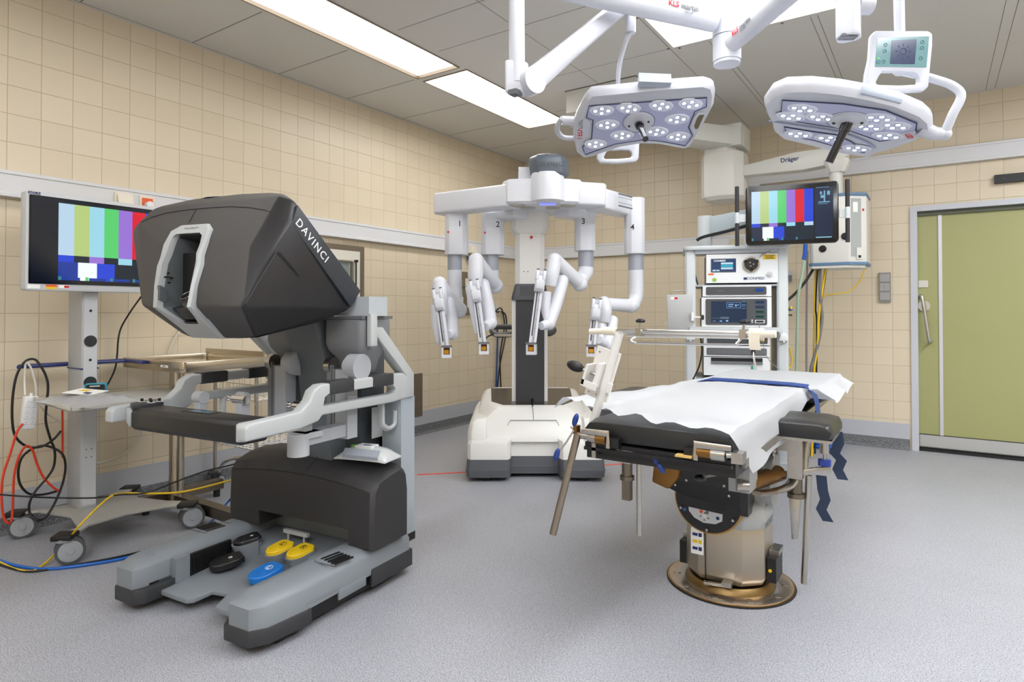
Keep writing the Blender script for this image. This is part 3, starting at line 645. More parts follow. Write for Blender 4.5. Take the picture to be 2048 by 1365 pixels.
# local here: x = room y, y = -room x (relative to the cart)
cs = mat('monitor_case', '#c3c6c9', .4)
B().prism(rrect(-.365, .42, 1.303, 1.802, .014), 1, .004, .075, bev=.006).done('monitor_case', cs, mo)
B().box(-.10, .12, .075, .13, 1.40, 1.66, bev=.01).box(-.10, -.0, .08, .16, 1.45, 1.6, bev=.005).done('monitor_mount', cs, mo)
B().prism(rrect(-.352, .402, 1.338, 1.782, .004), 1, .001, .006).done('monitor_glass', mat('monitor_black', '#0a0d14', .12), mo)
cbm = colour_bars(-.227, 1.757, .0712, .268, .034, .095, -.0005, .28, x_img=(-.345, .395), z_img=(1.343, 1.776))
cbm.done('test_picture', EM, mo)
text('STORZ', .017, navy_ink, mo, (-.331, .003, 1.791), (1, 0, 0), (0, 0, 1), bold=.0006)
B().box(-.356, -.303, .0025, .004, 1.313, 1.333).done('sticker', paper, mo)
B().box(-.278, -.23, .0025, .004, 1.324, 1.335).done('sticker', orange, mo); B().box(-.278, -.232, .0025, .004, 1.312, 1.324).done('sticker', yellow, mo)
B().box(-.222, -.175, .0025, .004, 1.318, 1.334).done('sticker', paper, mo); B().box(-.198, -.176, .0022, .004, 1.320, 1.332).done('sticker', red, mo)
def flat_cable(name, lbl, pts, r, m, cat='cable', sm=5, group=None):
    o = B().tube(pts, r, 10, smooth=sm).done(name, m, ang=80); tag(o, lbl, cat, group); return o
cblk = mat('cable_black', '#121213', .4); cred = mat('cable_red', '#e03c18', .4); cyel = mat('cable_yellow', '#e6c015', .4); cblu = mat('cable_blue', '#1765c4', .4); cwht = mat('cable_white', '#d9d5ca', .45)
c_coil=[(-3.86,1.415,0.562),(-3.86,1.383,0.524),(-3.86,1.338,0.496),(-3.9,1.307,0.488),(-3.9,1.263,0.51),(-3.9,1.227,0.562),(-3.9,1.214,0.642),(-3.9,1.215,0.763),(-3.9,1.231,0.872),(-3.9,1.266,0.939),(-3.9,1.306,0.948),(-3.88,1.326,0.914),(-3.88,1.349,0.863),(-3.88,1.361,0.801),(-3.88,1.354,0.694),(-3.88,1.353,0.615),(-3.88,1.374,0.523),(-3.88,1.394,0.458),(-3.88,1.391,0.377),(-3.88,1.361,0.322),(-3.88,1.31,0.263),(-3.88,1.285,0.208),(-3.88,1.287,0.155),(-3.85,1.305,0.123),(-3.85,1.345,0.124),(-3.85,1.39,0.196),(-3.85,1.424,0.294),(-3.85,1.433,0.382),(-3.85,1.411,0.449),(-3.92,1.366,0.484),(-3.92,1.306,0.477),(-3.92,1.263,0.441),(-3.92,1.248,0.375),(-3.92,1.257,0.304),(-3.92,1.294,0.248),(-3.92,1.354,0.228),(-3.92,1.422,0.23)]
c_red=[(-3.82,1.233,0.631),(-3.82,1.209,0.592),(-3.82,1.182,0.487),(-3.82,1.156,0.392),(-3.82,1.149,0.294),(-3.82,1.158,0.184),(-3.82,1.182,0.143),(-3.88,1.212,0.159),(-3.88,1.215,0.277),(-3.88,1.219,0.37),(-3.88,1.236,0.452),(-3.88,1.264,0.503),(-3.88,1.293,0.484),(-3.88,1.316,0.402),(-3.88,1.346,0.325),(-3.88,1.392,0.261),(-3.88,1.425,0.233)]
c_redshort=[(-3.9,1.434,0.727),(-3.9,1.436,0.587),(-3.9,1.438,0.409)]
c_wh1=[(-3.86,1.254,0.769),(-3.9,1.264,0.845),(-3.9,1.267,0.938)]
c_wh2=[(-3.9,1.27,0.94),(-3.9,1.292,0.902),(-3.9,1.311,0.822),(-3.9,1.319,0.741),(-3.9,1.344,0.685),(-3.9,1.38,0.641),(-3.9,1.429,0.602)]
c_thin=[(-3.578,1.034,0.366),(-3.54,1.059,0.362),(-3.427,1.136,0.352),(-3.492,1.274,0.302),(-3.351,1.37,0.302),(-3.251,1.437,0.317),(-3.144,1.51,0.327),(-3.098,1.661,0.366),(-2.999,1.727,0.407),(-2.904,1.791,0.434),(-2.966,1.87,0.423)]
c_yel=[(-2.966,1.871,0.343),(-3.003,1.847,0.33),(-3.148,1.689,0.288),(-3.301,1.585,0.279),(-3.377,1.534,0.281),(-3.275,1.421,0.315),(-3.326,1.387,0.27),(-3.323,1.294,0.192),(-3.527,1.31,0.06),(-3.491,1.238,0.02),(-3.459,1.186,0.006),(-3.444,1.149,0.006),(-3.521,1.119,0.006),(-3.689,1.107,0.006),(-3.863,1.099,0.006)]
c_blue=[(-3.876,1.103,0.007),(-3.708,1.113,0.007),(-3.548,1.14,0.007),(-3.421,1.191,0.007),(-3.338,1.279,0.007),(-3.258,1.425,0.007),(-3.224,1.567,0.007)]
c_blk=[(-3.804,1.083,0.005),(-3.656,1.097,0.005),(-3.496,1.124,0.005),(-3.422,1.167,0.005),(-3.365,1.288,0.005),(-3.298,1.44,0.005),(-3.263,1.586,0.005)]
c_blueb=[(-3.195,2.016,0.2),(-3.46,2.129,0.08),(-3.412,2.015,0.02),(-3.358,1.931,0.006),(-3.298,1.849,0.006)]
c_mon=[(-3.85,1.859,1.356),(-3.85,1.814,1.29),(-4.0,1.82,1.196),(-4.1,1.815,1.103),(-4.1,1.798,1.029),(-4.1,1.792,0.93),(-4.1,1.781,0.852),(-4.1,1.745,0.768),(-4.1,1.687,0.676),(-4.0,1.608,0.608)]
c_whw=[(-4.14,2.259,1.142),(-4.14,2.163,1.029),(-4.14,2.117,0.92),(-4.14,2.086,0.836),(-4.14,2.069,0.799),(-4.14,2.005,0.636),(-4.14,1.963,0.465),(-4.14,1.947,0.399),(-4.14,1.877,0.333),(-4.14,1.775,0.3),(-4.14,1.685,0.294),(-4.14,1.589,0.302)]
flat_cable('cable', 'black cord coiled over the blue bar of the monitor cart', c_coil, .006, cblk)
flat_cable('cable', 'red cord looping down from the white power strip', c_red, .0055, cred)
flat_cable('cable', 'short red cord hanging beside the monitor cart column', c_redshort, .005, cred)
flat_cable('cable', 'short white cord holding up the power strip', c_wh1, .005, cwht)
flat_cable('cable', 'white cord bending down behind the monitor cart tray', c_wh2, .005, cwht)
flat_cable('cable', 'thin black cable stretched low across the monitor cart base', c_thin, .004, cblk)
flat_cable('cable', 'yellow cable drooping from the console to the floor in front of a caster', c_yel, .0048, cyel)
flat_cable('cable', 'blue cable lying on the floor at the left edge', c_blue, .007, cblu)
flat_cable('cable', 'black cable lying on the floor alongside the blue one', c_blk, .005, cblk)
flat_cable('cable', 'blue cable rising from the floor behind the console foot', c_blueb, .006, cblu)
flat_cable('cable', 'black monitor cable hanging in a bow against the left wall tiles', c_mon, .005, cblk)
flat_cable('cable', 'white cable drooping along the left wall behind the steel table', c_whw, .005, cwht)
ps = thing('power_strip', 'white multi-socket power strip hanging beside the monitor cart', 'power strip', (-3.84, 1.258, .60), 0)
M_ = Matrix.Rotation(R(90), 4, 'Z')
sb = B().prism(rrect(-.03, .03, 0, .165, .008), 1, -.018, .018, bev=.004).cyl((0, 0, 0), (0, 0, -.012), .006).cyl((0, 0, .165), (0, 0, .18), .007); sb.xf(Matrix.Rotation(R(-5), 4, 'X') @ M_); sb.done('strip_body', white, ps)
sb = B()
for i in range(5):
    for dx in (-.014, .014):
        for k in ((0, .006), (-.005, -.004), (.005, -.004)): sb.cyl((dx + k[0], -.0185, .028 + i*.028 + k[1]), (dx + k[0], -.0175, .028 + i*.028 + k[1]), .0016, seg=6)
sb.xf(Matrix.Rotation(R(-5), 4, 'X') @ M_); sb.done('socket_hole', black, ps, kind='stuff')
# bag and teal device on the tray
bg = thing('plastic_bag', 'crumpled white plastic packet with paper lying on the cart tray', 'packet', (-3.47, 1.39, .750), 5)
random.seed(4)
P = []
for i in range(17):
    row = []
    for j in range(13):
        u_, v_ = i/16*2-1, j/12*2-1; e_ = max(abs(u_), abs(v_))
        row.append((u_*.23 + random.uniform(-.006, .006), v_*.15 + random.uniform(-.006, .006), .004 + .034*(1-e_**2.2) + random.uniform(0, .010)*(1-e_**4)))
    P.append(row)
o = B().grid(P, .002).done('wrapping', mat('clear_film', '#e9eaec', .25, coat=.6), bg, ang=80)
B().box(-.10, .06, -.06, .05, .048, .051, rot=(4, 3, 20)).done('leaflet', paper, bg)
B().box(-.07, -.02, -.01, .02, .053, .0545, rot=(4, 3, 20)).done('print', yellow, bg); B().box(.03, .06, -.04, -.02, .051, .0535, rot=(4, 3, 20)).done('print', blueplastic, bg)
td = thing('handheld_device', 'small teal-rimmed black device standing on the cart tray by the column', 'device', (-3.70, 1.515, .752), 60)
B().prism(rrect(-.05, .05, 0, .065, .012), 1, -.015, .015, bev=.003).done('shell', mat('teal_rubber', '#128aa0', .4), td)
B().prism(rrect(-.042, .042, .008, .058, .008), 1, -.018, -.015).done('face', black, td)
B().box(-.025, .02, -.0195, -.018, .048, .053).done('display_line', white, td)
b = B(); 
for k in range(3): b.box(-.02+k*.016, -.01+k*.016, -.0195, -.018, .014, .022)
b.done('keys', mat('key_grey', '#7d8286', .5), td)
# ---- stainless table on one pillar
stt = thing('instrument_table', 'stainless steel instrument table with raised rim on a single round pillar', 'steel table', (-3.73, 2.07, 0))
ss = mat('table_steel', '#c2b7a4', .24, 1, bump=.04, bscale=30)
b = B().box(-.34, .34, -.26, .27, .875, .882)
ring_frame(b, rrect(-.345, .345, -.265, .275, .03), rrect(-.325, .325, -.245, .255, .02), 2, .862, .92, bev=.003)
b.done('tray_top', ss, stt)
B().box(-.345, .30, .262, .275, .915, .95, bev=.003).done('upstand', ss, stt)
B().cyl((-.035, -.09, .06), (-.035, -.09, .862), .041, seg=32).cyl((-.035, -.09, .85), (-.035, -.09, .868), .055, seg=32, bev=.003).done('pillar', ss, stt)
B().box(-.10, .62, -.12, -.06, .05, .11, bev=.004).box(-.16, -.10, -.25, .25, .05, .11, bev=.004).done('foot_frame', dsteel, stt)
for x, y in ((-.13, -.22), (-.13, .22), (.58, -.09)): B().cyl((x, y, 0), (x, y, .05), .02, seg=16, bev=.003).done('foot', rubber, stt)
B().box(.12, .20, -.2665, -.265, .884, .898).done('name_label', paper, stt)
text('2 OP 1', .012, navy_ink, stt, (.16, -.2668, .891), (1, 0, 0), (0, 0, 1))
# ---- wire basket trolley mostly behind the console
tr = thing('basket_trolley', 'chrome wire basket trolley standing by the wall behind the console', 'trolley', (-3.82, 2.66, 0))
for x, y in ((-.25, -.26), (.22, -.26), (-.25, .25), (.22, .25)): B().cyl((x, y, .10), (x, y, .90), .012, seg=12).done('upright', steel, tr)
for z0 in (.30, .62):
    b = B()
    for k in range(13): b.tube([(-.25 + k*.039, -.25, z0+.10), (-.25 + k*.039, -.25, z0), (-.25 + k*.039, .25, z0), (-.25 + k*.039, .25, z0+.10)], .0015, 5)
    for k in range(13): b.tube([(-.25, -.25 + k*.0417, z0+.10), (-.25, -.25 + k*.0417, z0), (.22, -.25 + k*.0417, z0), (.22, -.25 + k*.0417, z0+.10)], .0015, 5)
    for z in (0, .05, .10): b.tube([(-.25, -.25, z0+z), (.22, -.25, z0+z), (.22, .25, z0+z), (-.25, .25, z0+z)], .0025, 6, closed=True)
    b.done('wire_basket', steel, tr)
B().tube([(-.18, -.27, .12), (-.12, -.27, .19), (.05, -.27, .24), (.30, -.27, .26)], .012, 10, smooth=4).done('chrome_rail', chrome, tr)
for x, y in ((-.25, -.26), (.22, -.26), (-.25, .25), (.22, .25)): caster(tr, x, y, .11, .04, 20, mat('dark_caster', '#3c3e41', .5))
# ================================================================ SURGICAL ROBOT (patient side)
rob = thing('surgical_robot', 'white four-armed surgical robot on a wheeled base in front of the far corner', 'surgical robot', (-2.32, 3.725, 0), 34.1)
rw = mat('robot_white', '#dde0e8', .34, coat=.15); rw2 = mat('robot_warm_white', '#e7e6e2', .36, coat=.1)
rdk = mat('robot_dark', '#3f3f43', .45, bump=.1, bscale=500); rgr = mat('robot_skirt', '#5a5d62', .5)
slv = mat('robot_sleeve', '#a6abb8', .32, .2)
foot = [(-.47, 0), (-.205, 0), (-.185, .03), (-.175, .12), (.165, .12), (.178, .03), (.198, 0), (.465, 0), (.492, .03), (.495, .30), (.49, 1.05), (.44, 1.12), (-.44, 1.12), (-.49, 1.05), (-.495, .30), (-.494, .03)]
def shr(p, k, dz=0): return [(x*k, .56 + (y-.56)*k) for x, y in p]
B().loft([[(x, y, z) for x, y in shr(foot, k)] for z, k in ((.03, .985), (.085, 1.0), (.088, .99), (.155, .982))]).done('skirt', rgr, rob, ang=25)
B().loft([[(x, y, z) for x, y in shr(foot, k)] for z, k in ((.155, .975), (.26, .975), (.285, .955))]).done('lower_shell', rw2, rob, ang=25)
for s in (-1, 1):
    B().loft([[(s*x, y, z) for x, y in ((.35, y0), (xo-.03, y0), (xo, y0+.05), (xo, 1.0), (xo-.04, 1.06), (.35, 1.06))] for z, xo, y0 in ((.26, .487, .03), (.34, .485, .05), (.39, .475, .08), (.425, .45, .14))], bev=.01).done('side_pod', rw2, rob, ang=35)
def rr8(hx0, hx1, y0, y1, c): return [(hx0+c, y0), (hx1-c, y0), (hx1, y0+c), (hx1, y1-c), (hx1-c, y1), (hx0+c, y1), (hx0, y1-c), (hx0, y0+c)]
tp8 = lambda a, b_, y0, y1: [(-a, y0), (a-.02, y0), (b_-.03, y0+.22), (b_-.02, y1-.08), (b_-.08, y1), (-b_+.07, y1), (-b_, y1-.08), (-b_, y0+.22)]
B().loft([[(x, y, z + (.075*max(0, y-.28) if z > .4 else 0)) for x, y in tp8(*q)] for z, q in ((.26, (.40, .43, .10, 1.06)), (.34, (.40, .44, .13, 1.06)), (.43, (.34, .425, .20, 1.05)), (.475, (.285, .40, .255, 1.0)), (.495, (.262, .375, .285, .98)))], bev=.006).done('body_shell', rw2, rob, ang=30)
B().loft([[(x, y, z + .075*max(0, y-.28)) for x, y in ((-.235, .30), (.215, .30), (.30, .42), (.325, .92), (-.345, .92), (-.325, .42))] for z in (.493, .4985)]).done('top_panel', mat('robot_top_gloss', '#3a342e', .22), rob)
b = B()
for q in ([(-.207, .108, .262), (-.20, .155, .37), (-.18, .172, .405), (.155, .172, .405), (.175, .155, .37), (.18, .108, .262)], [(-.02, .285, .50), (-.012, .245, .472), (-.01, .175, .41)]): b.tube(q, .002, 6)
b.done('seam', mat('seam_grey', '#77797c', .6), rob)
for x in (-.35, .33): 
    for y in (.06, .95): B().cyl((x-.03, y, .032), (x+.03, y, .032), .032, seg=20, bev=.004).done('wheel', rubber, rob)
B().box(-.137, .080, .40, .66, .47, 1.30, bev=.012).done('column', rdk, rob)
B().box(-.168, -.138, .41, .68, .45, 1.285, bev=.01).done('column_side_trim', rw2, rob)
B().box(.081, .106, .41, .68, .45, 1.285, bev=.01).done('column_side_trim', rw2, rob)
B().loft([[(x, y, z) for x, y in rr8(*q)] for z, q in ((1.285, (-.17, .11, .385, .69, .02)), (1.31, (-.17, .11, .385, .69, .02)), (1.39, (-.15, .095, .40, .68, .02)), (1.41, (-.14, .09, .41, .67, .02)))]).done('column_cap', mat('cap_grey', '#55565a', .5), rob)
b = B()
for i in range(13):
    for j in range(7): b.cyl((-.10+i*.0135, .392+j*.0018, 1.325+j*.011), (-.10+i*.0135, .386+j*.0018, 1.323+j*.011), .003, seg=6)
b.done('speaker_holes', black, rob, kind='stuff')
B().loft([[(x, y, z) for x, y in rr8(-.142, .085, .42, .66, .035)] for z in (1.40, 1.83)]).done('lift_column', rw2, rob)
B().loft([[(x, y, z) for x, y in rr8(*q)] for z, q in ((1.80, (-.15, .095, .41, .67, .04)), (1.845, (-.182, .117, .38, .70, .045)), (1.99, (-.182, .117, .38, .70, .045)))]).done('collar', rw2, rob, ang=40)
B().cyl((-.018, .42, 1.77), (-.018, .412, 1.77), .011, seg=20, bev=.002).done('indicator', red, rob)
for x in (-.075, -.045): B().cyl((x, .422, 1.505), (x, .417, 1.505), .004, seg=10).done('port_hole', black, rob)
# boom: centre hub, wings
hubp = [(-.24, .10), (-.20, .015), (-.12, -.005), (.0, -.01), (.02, -.05), (.06, -.07), (.13, -.07), (.17, -.05), (.19, -.01), (.25, .0), (.33, .03), (.36, .16), (.30, .60), (-.15, .66), (-.24, .4)]
hb_ = B().loft([[(x, y, z) for x, y in p_] for z, p_ in ((1.958, [(x*.93+.005, y*.9+.02) for x, y in hubp]), (1.975, hubp), (2.115, hubp), (2.135, [(x*.95, y*.95+.01) for x, y in hubp]))])
hb_.done('boom_hub', rw, rob, ang=35)
def wing(p, q, w0, w1, z0, z1, name='boom_wing'):
    p, q = Vector(p), Vector(q); d_ = (q-p).normalized(); n = Vector((-d_.y, d_.x))
    o = [p+n*w0, p-n*w0, q-n*w1-d_*.03, q-n*(w1-.04)+d_*.0, q+n*(w1-.04), q+n*w1-d_*.03]
    B().loft([[(v.x, v.y, z) for v in o] for z in (z0, z1)], bev=.018, seg=3).done(name, rw, rob)
wing((-.16, .10), (-.74, .47), .085, .095, 1.945, 2.105)
wing((-.10, .30), (-.36, .56), .08, .085, 1.90, 1.975)
wing((.27, .10), (.50, .18), .09, .10, 1.955, 2.12)
wing((.44, .15), (.75, .50), .095, .075, 1.935, 2.085)
wing((.20, .30), (.46, .54), .08, .085, 1.91, 1.985)
b = B(); p0, d_ = Vector((.545, .145)), Vector((.66, .75)).normalized(); n_ = Vector((d_.y, -d_.x)) * .098
e0 = Vector((.50, .15)) + d_*.06 + n_*.9; e1 = e0 + d_*.19
for z0, z1, t_ in ((1.962, 1.972, .006), (2.048, 2.058, .006), (1.99, 1.993, .003), (2.03, 2.033, .003)): b.loft([[(v.x, v.y, z0), (v.x+n_.x*t_*8, v.y+n_.y*t_*8, z0), (v.x+n_.x*t_*8, v.y+n_.y*t_*8, z1), (v.x, v.y, z1)] for v in (e0, e1)])
b.done('vent_slats', mat('vent_grey', '#6a6e78', .5), rob)
B().loft([[(.085+.125*cos(2*pi*k/28)*r_, .03+.125*sin(2*pi*k/28)*r_, z) for k in range(28)] for z, r_ in ((1.975, 1), (2.10, 1), (2.14, .95), (2.17, .93))]).done('hub_drum', rw, rob)
capp = [(-.055, .02), (0, -.07), (.09, -.09), (.18, -.07), (.24, .02), (.22, .12), (.10, .18), (-.02, .14)]
B().loft([[(.098+(x-.09)*k*.98-(z-2.15)*.10, .05+(y-.05)*k, z) for x, y in capp] for z, k in ((2.145, .80), (2.16, .96), (2.25, 1.0), (2.285, .93), (2.30, .7))], bev=.012, seg=3).done('hub_cap', mat('cap_blue_grey', '#5d6672', .4), rob)
B().box(-.12, .0, .10, .30, 2.12, 2.24, bev=.02).done('hub_shoulder', rw, rob)
text('DAVINCI', .045, mat('cap_letter', '#39404a', .4), rob, (.10, -.094, 2.215), (1, 0, 0), (0, 0, 1), space=1.15)
for x, y in ((-.13, .08), (-.05, .02+.16), (.13, .17), (.23, .08)): B().cyl((x, y, 1.952), (x, y, 1.96), .055, seg=28).done('joint_plate', mat('joint_plate', '#b9b7ad', .5), rob)
B().box(.03, .14, -.03, .03, 1.950, 1.9585, bev=.003).done('status_light', em('robot', '#7a86ff', 1.1), rob)
RA = {1:{'box':(-0.68,-0.507,1.63,1.92,0.42),'sleeve':(-0.608,0.056,1.518,1.63),'tube':[(-0.61,0.42,1.518),(-0.602,0.42,1.287),(-0.579,0.38,1.203)],'link1':[(-0.568,0.34,1.21),(-0.685,0.1,1.382)],'link2':[(-0.684,0.06,1.395),(-0.678,0.04,1.28),(-0.676,0.06,1.181)],'fin':[(-0.707,0.02,1.227),(-0.693,-0.04,1.105),(-0.674,-0.08,0.968)],'limb':[(-0.628,0.14,1.26),(-0.602,0.1,1.138),(-0.587,0.02,1.04)],'rail':[(-0.673,-0.12,1.329),(-0.617,-0.16,0.939)],'car':[(-0.65,-0.14,1.284)],'tip':[(-0.609,-0.17,0.926)],'r':0.054},2:{'box':(-0.404,-0.226,1.634,1.926,0.46),'sleeve':(-0.328,0.056,1.517,1.63),'tube':[(-0.326,0.46,1.517),(-0.323,0.46,1.443),(-0.306,0.44,1.396)],'link1':[(-0.298,0.42,1.395),(-0.422,0.16,1.56)],'link2':[(-0.427,0.12,1.567),(-0.43,0.1,1.461),(-0.43,0.1,1.371)],'fin':[(-0.459,0.06,1.37),(-0.438,-0.0,1.227),(-0.411,-0.04,1.042)],'limb':[(-0.38,0.2,1.394),(-0.345,0.14,1.246),(-0.32,0.04,1.117)],'rail':[(-0.426,-0.08,1.389),(-0.365,-0.12,0.96)],'car':[(-0.411,-0.1,1.381)],'tip':[(-0.361,-0.13,0.947)],'r':0.056},3:{'box':(0.322,0.474,1.665,1.969,0.46),'sleeve':(0.406,0.06,1.541,1.661),'tube':[(0.404,0.46,1.541),(0.401,0.44,1.5),(0.361,0.36,1.446)],'link1':[(0.343,0.3,1.405),(0.151,0.12,1.564)],'link2':[(0.138,0.1,1.569),(0.119,0.08,1.467),(0.105,0.08,1.381)],'fin':[(0.074,0.04,1.334),(0.069,0.02,1.209),(0.072,-0.0,1.122)],'limb':[(0.201,0.16,1.421),(0.153,0.1,1.264),(0.093,-0.0,1.111)],'rail':[(0.034,-0.06,1.459),(-0.031,-0.12,0.96)],'car':[(-0.002,-0.08,1.375)],'tip':[(-0.034,-0.13,0.944)],'r':0.052},4:{'box':(0.704,0.847,1.638,2.067,0.42),'sleeve':(0.788,0.058,1.518,1.634),'tube':[(0.788,0.42,1.518),(0.788,0.42,1.326),(0.757,0.38,1.248)],'link1':[(0.737,0.36,1.241),(0.514,0.24,1.254)],'link2':[(0.512,0.22,1.262),(0.516,0.2,1.191),(0.505,0.2,1.118)],'fin':[(0.484,0.16,1.101),(0.467,0.12,0.993),(0.461,0.1,0.958)],'limb':[(0.58,0.26,1.128),(0.559,0.22,1.044),(0.517,0.14,0.956)],'rail':[(0.426,0.02,1.262),(0.388,-0.02,0.947)],'car':[(0.416,-0.0,1.223)],'tip':[(0.387,-0.03,0.924)],'r':0.05}}
for n, a in RA.items():
    e = bpy.data.objects.new('robot_arm', None); COL.objects.link(e); e.parent = rob
    x0, x1, z0, z1, y = a['box']; r = a['r']; sx0, sr, sz0, sz1 = a['sleeve']
    B().prism(rr8(x0, x1, y-.085, y+.085, .035), 2, z0, z1 + (.03 if n != 4 else 0), bev=.006).done('arm_column', rw, e)
    B().cyl((sx0, y, sz0), (sx0, y, sz1+.02), sr, seg=32).cyl((sx0, y, sz1-.03), (sx0, y, sz1-.027), sr+.0015, seg=32).done('sleeve', slv, e)
    tb_ = B().tube(a['tube'], [sr*.98, sr*.98, r], 24, smooth=5); tb_.ell(a['tube'][2], (r*1.08,)*3); tb_.done('arm_tube', rw, e, ang=80)
    l1 = B().tube(a['link1'], [r*1.0, r*.95], 24); l1.ell(a['link1'][0], (r*1.12,)*3).ell(a['link1'][1], (r*.97,)*3); l1.done('link_arm', rw, e, ang=80)
    l2 = B().tube(a['link2'], [r*.98, r*1.0, r*.80], 24, smooth=4); l2.ell(a['link2'][0], (r*.98,)*3); l2.done('elbow_arm', rw, e, ang=80)
    f = B().tube(a['fin'], [r*.75, r*.62, r*.22], 20, smooth=4); f.done('fin_arm', rw, e, ang=80)
    q = [Vector(p) for p in a['limb']]
    li = B().tube(a['limb'], [r*.85, r*.88, r*.84], 24, smooth=4).ell(q[0], (r*.85,)*3).ell(q[2], (r*.86,)*3); li.done('fore_arm', rw, e, ang=80)
    rl0, rl1 = Vector(a['rail'][0]), Vector(a['rail'][1])
    B().tube([q[2], q[2]*.45 + (rl0*.25 + rl1*.75)*.55], [r*.75, r*.55], 20).done('wrist', rw, e, ang=80)
    ry = (.05 if n in (1, 2) else -.05)
    d_ = (rl1-rl0); L_ = d_.length; d_.normalize(); sd = Vector((1, 0, 0)); sd = (sd - d_*sd.dot(d_)).normalized(); fr = d_.cross(sd).normalized()
    if fr.y > 0: fr = -fr
    M = Matrix.Translation(rl0) @ Matrix((sd, fr, d_)).transposed().to_4x4()   # x across, y towards viewer, z down the rail
    rb_ = B().box(-.024, .026, -.05, .0, -.02, L_-.01, bev=.008).box(.010, .026, 0, .016, .05, L_-.02, bev=.003); rb_.xf(M); rb_.done('instrument_rail', rw, e)
    g_ = B().box(-.014, -.006, -.001, .0015, .09, L_*.86).xf(M); g_.done('rail_slot', mat('slot_dark', '#3a3b40', .4), e)
    g_ = B().box(-.004, .009, -.001, .003, .09, L_*.95)
    g_.xf(M); g_.done('rail_strip', mat('strip_silver', '#b6bac2', .3, .4), e)
    g_ = B()
    for k in range(6): g_.cyl((.004, .003, .12+k*L_*.13), (.004, .0045, .12+k*L_*.13), .0025, seg=8)
    g_.xf(M); g_.done('rail_marks', black, e, kind='stuff')
    c_ = B().loft([[(x, yy, z) for x, yy in rr8(-.034, .034, y0, y1, .01)] for z, y0, y1 in ((.02, -.01, .05), (.07, -.01, .06), (.11, -.01, .05), (.13, 0, .03))], bev=.003)
    for s in (-1, 1): c_.loft([[(s*.024+x, yy, z) for x, yy in rr8(-.011, .011, y0, y1, .004)] for z, y0, y1 in ((-.02, .02, .05), (.0, .01, .06), (.05, .0, .06))], bev=.003)
    c_.xf(M); c_.done('instrument_carriage', rw, e)
    for s in (-1, 1):
        c_ = B().box(s*.024-.009, s*.024+.009, .03, .055, -.024, -.018, bev=.002); c_.xf(M); c_.done('carriage_cap', mat('dark_rubber', '#4b4c50', .6), e)
    t = Vector(a['tip'][0]); w_ = .033
    Mt = Matrix.Translation(t) @ Matrix.Rotation(R(8 if n < 3 else -12), 4, 'Z')
    tp_ = B().box(-w_, w_, -.03, .03, -.04, -.018, bev=.004).box(-w_, -w_+.012, -.03, .03, -.02, .03, bev=.003).box(w_-.012, w_, -.03, .03, -.02, .03, bev=.003).box(-w_, w_, .0, .03, -.02, .03, bev=.003)
    tp_.xf(Mt); tp_.done('tool_mount', rw, e)
    tp_ = B().box(-w_+.012, w_-.012, -.008, .001, -.018, .028).xf(Mt); tp_.done('mount_recess', mat('recess_brown', '#5d4220', .35, .6), e)
    tp_ = B().box(-w_+.016, w_-.018, -.02, -.006, -.014, .012, bev=.003).xf(Mt); tp_.done('gold_contact', mat('gold_contact', '#e0a33a', .25, 1), e)
    tp_ = B().box(-.036, .036, -.036, -.02, .032, .044, bev=.004).xf(Mt); tp_.done('clip_bar', mat('clip_grey', '#6c6e73', .5), e)
    lx = {1: (x0+x1)/2+.03, 2: (x0+x1)/2+.04, 3: (x0+x1)/2-.02, 4: (x0+x1)/2-.03}[n]
    text(str(n), .062, blk_ink, e, (lx, y-.0865, {1: 1.862, 2: 1.862, 3: 1.885, 4: 1.835}[n]), (1, 0, 0), (0, 0, 1), bold=.0005)
    if n < 3: B().cyl((x0+.03, y-.083, 1.80), (x0+.03, y-.0875, 1.80), .008, seg=16).done('indicator', red, e)
# push handle bar behind the column and its cables
B().tube([(-.14, .60, 1.02), (-.28, .57, 1.01), (-.325, .60, 1.04), (-.31, .68, 1.07), (-.14, .72, 1.07)], .022, 12, smooth=4).tube([(.10, .60, 1.03), (.13, .58, 1.02), (.165, .60, 1.04), (.16, .68, 1.06), (.08, .72, 1.06)], .022, 12, smooth=4).done('push_handle', mat('handle_grey', '#4e4e4e', .5), rob)
B().box(-.31, -.15, .545, .56, 1.0, 1.02).done('handle_plate', steel, rob)
B().tube([(-.3, .60, 1.02), (-.37, .55, .99), (-.375, .5, .93), (-.39, .3, .92)], .006, 8, smooth=4).done('handle_cable', cblk, rob)
for x, dx in ((-.28, .05), (-.20, .03)):
    pass
B().cyl((-.012, .395, .505), (-.012, .385, .53), .008, seg=10).tube([(-.012, .39, .51), (-.012, .32, .51), (-.011, .27, .492)], .003, 6).done('latch', black, rob)
# ================================================================ OPERATING TABLE
TX, TY = -.765, 2.86
ot = thing('operating_table', 'operating table on a steel pillar with black padded top and hanging clamps', 'operating table', (TX, TY, 0))
def T(x, y, z=0): return (x-TX, y-TY, z)
cols = mat('pillar_steel', '#b3a999', .3, .85, bump=.02, bscale=20)
cgr = mat('pillar_grey', '#a8abaa', .35, .2)
B().cyl((0, 0, 0), (0, 0, .006), .272, seg=64).done('floor_seal', rubber, ot)
fr_ = B(); ring_frame(fr_, [(.262*cos(2*pi*k/64), .262*sin(2*pi*k/64)) for k in range(64)], [(.19*cos(2*pi*k/64), .19*sin(2*pi*k/64)) for k in range(64)], 2, .004, .012, bev=.002); fr_.done('floor_ring', mat('ring_steel', '#b9ada0', .25, .9), ot)
fr_ = B(); ring_frame(fr_, [(.268*cos(2*pi*k/64), .268*sin(2*pi*k/64)) for k in range(64)], [(.261*cos(2*pi*k/64), .261*sin(2*pi*k/64)) for k in range(64)], 2, .004, .009); fr_.done('brass_rim', brass, ot)
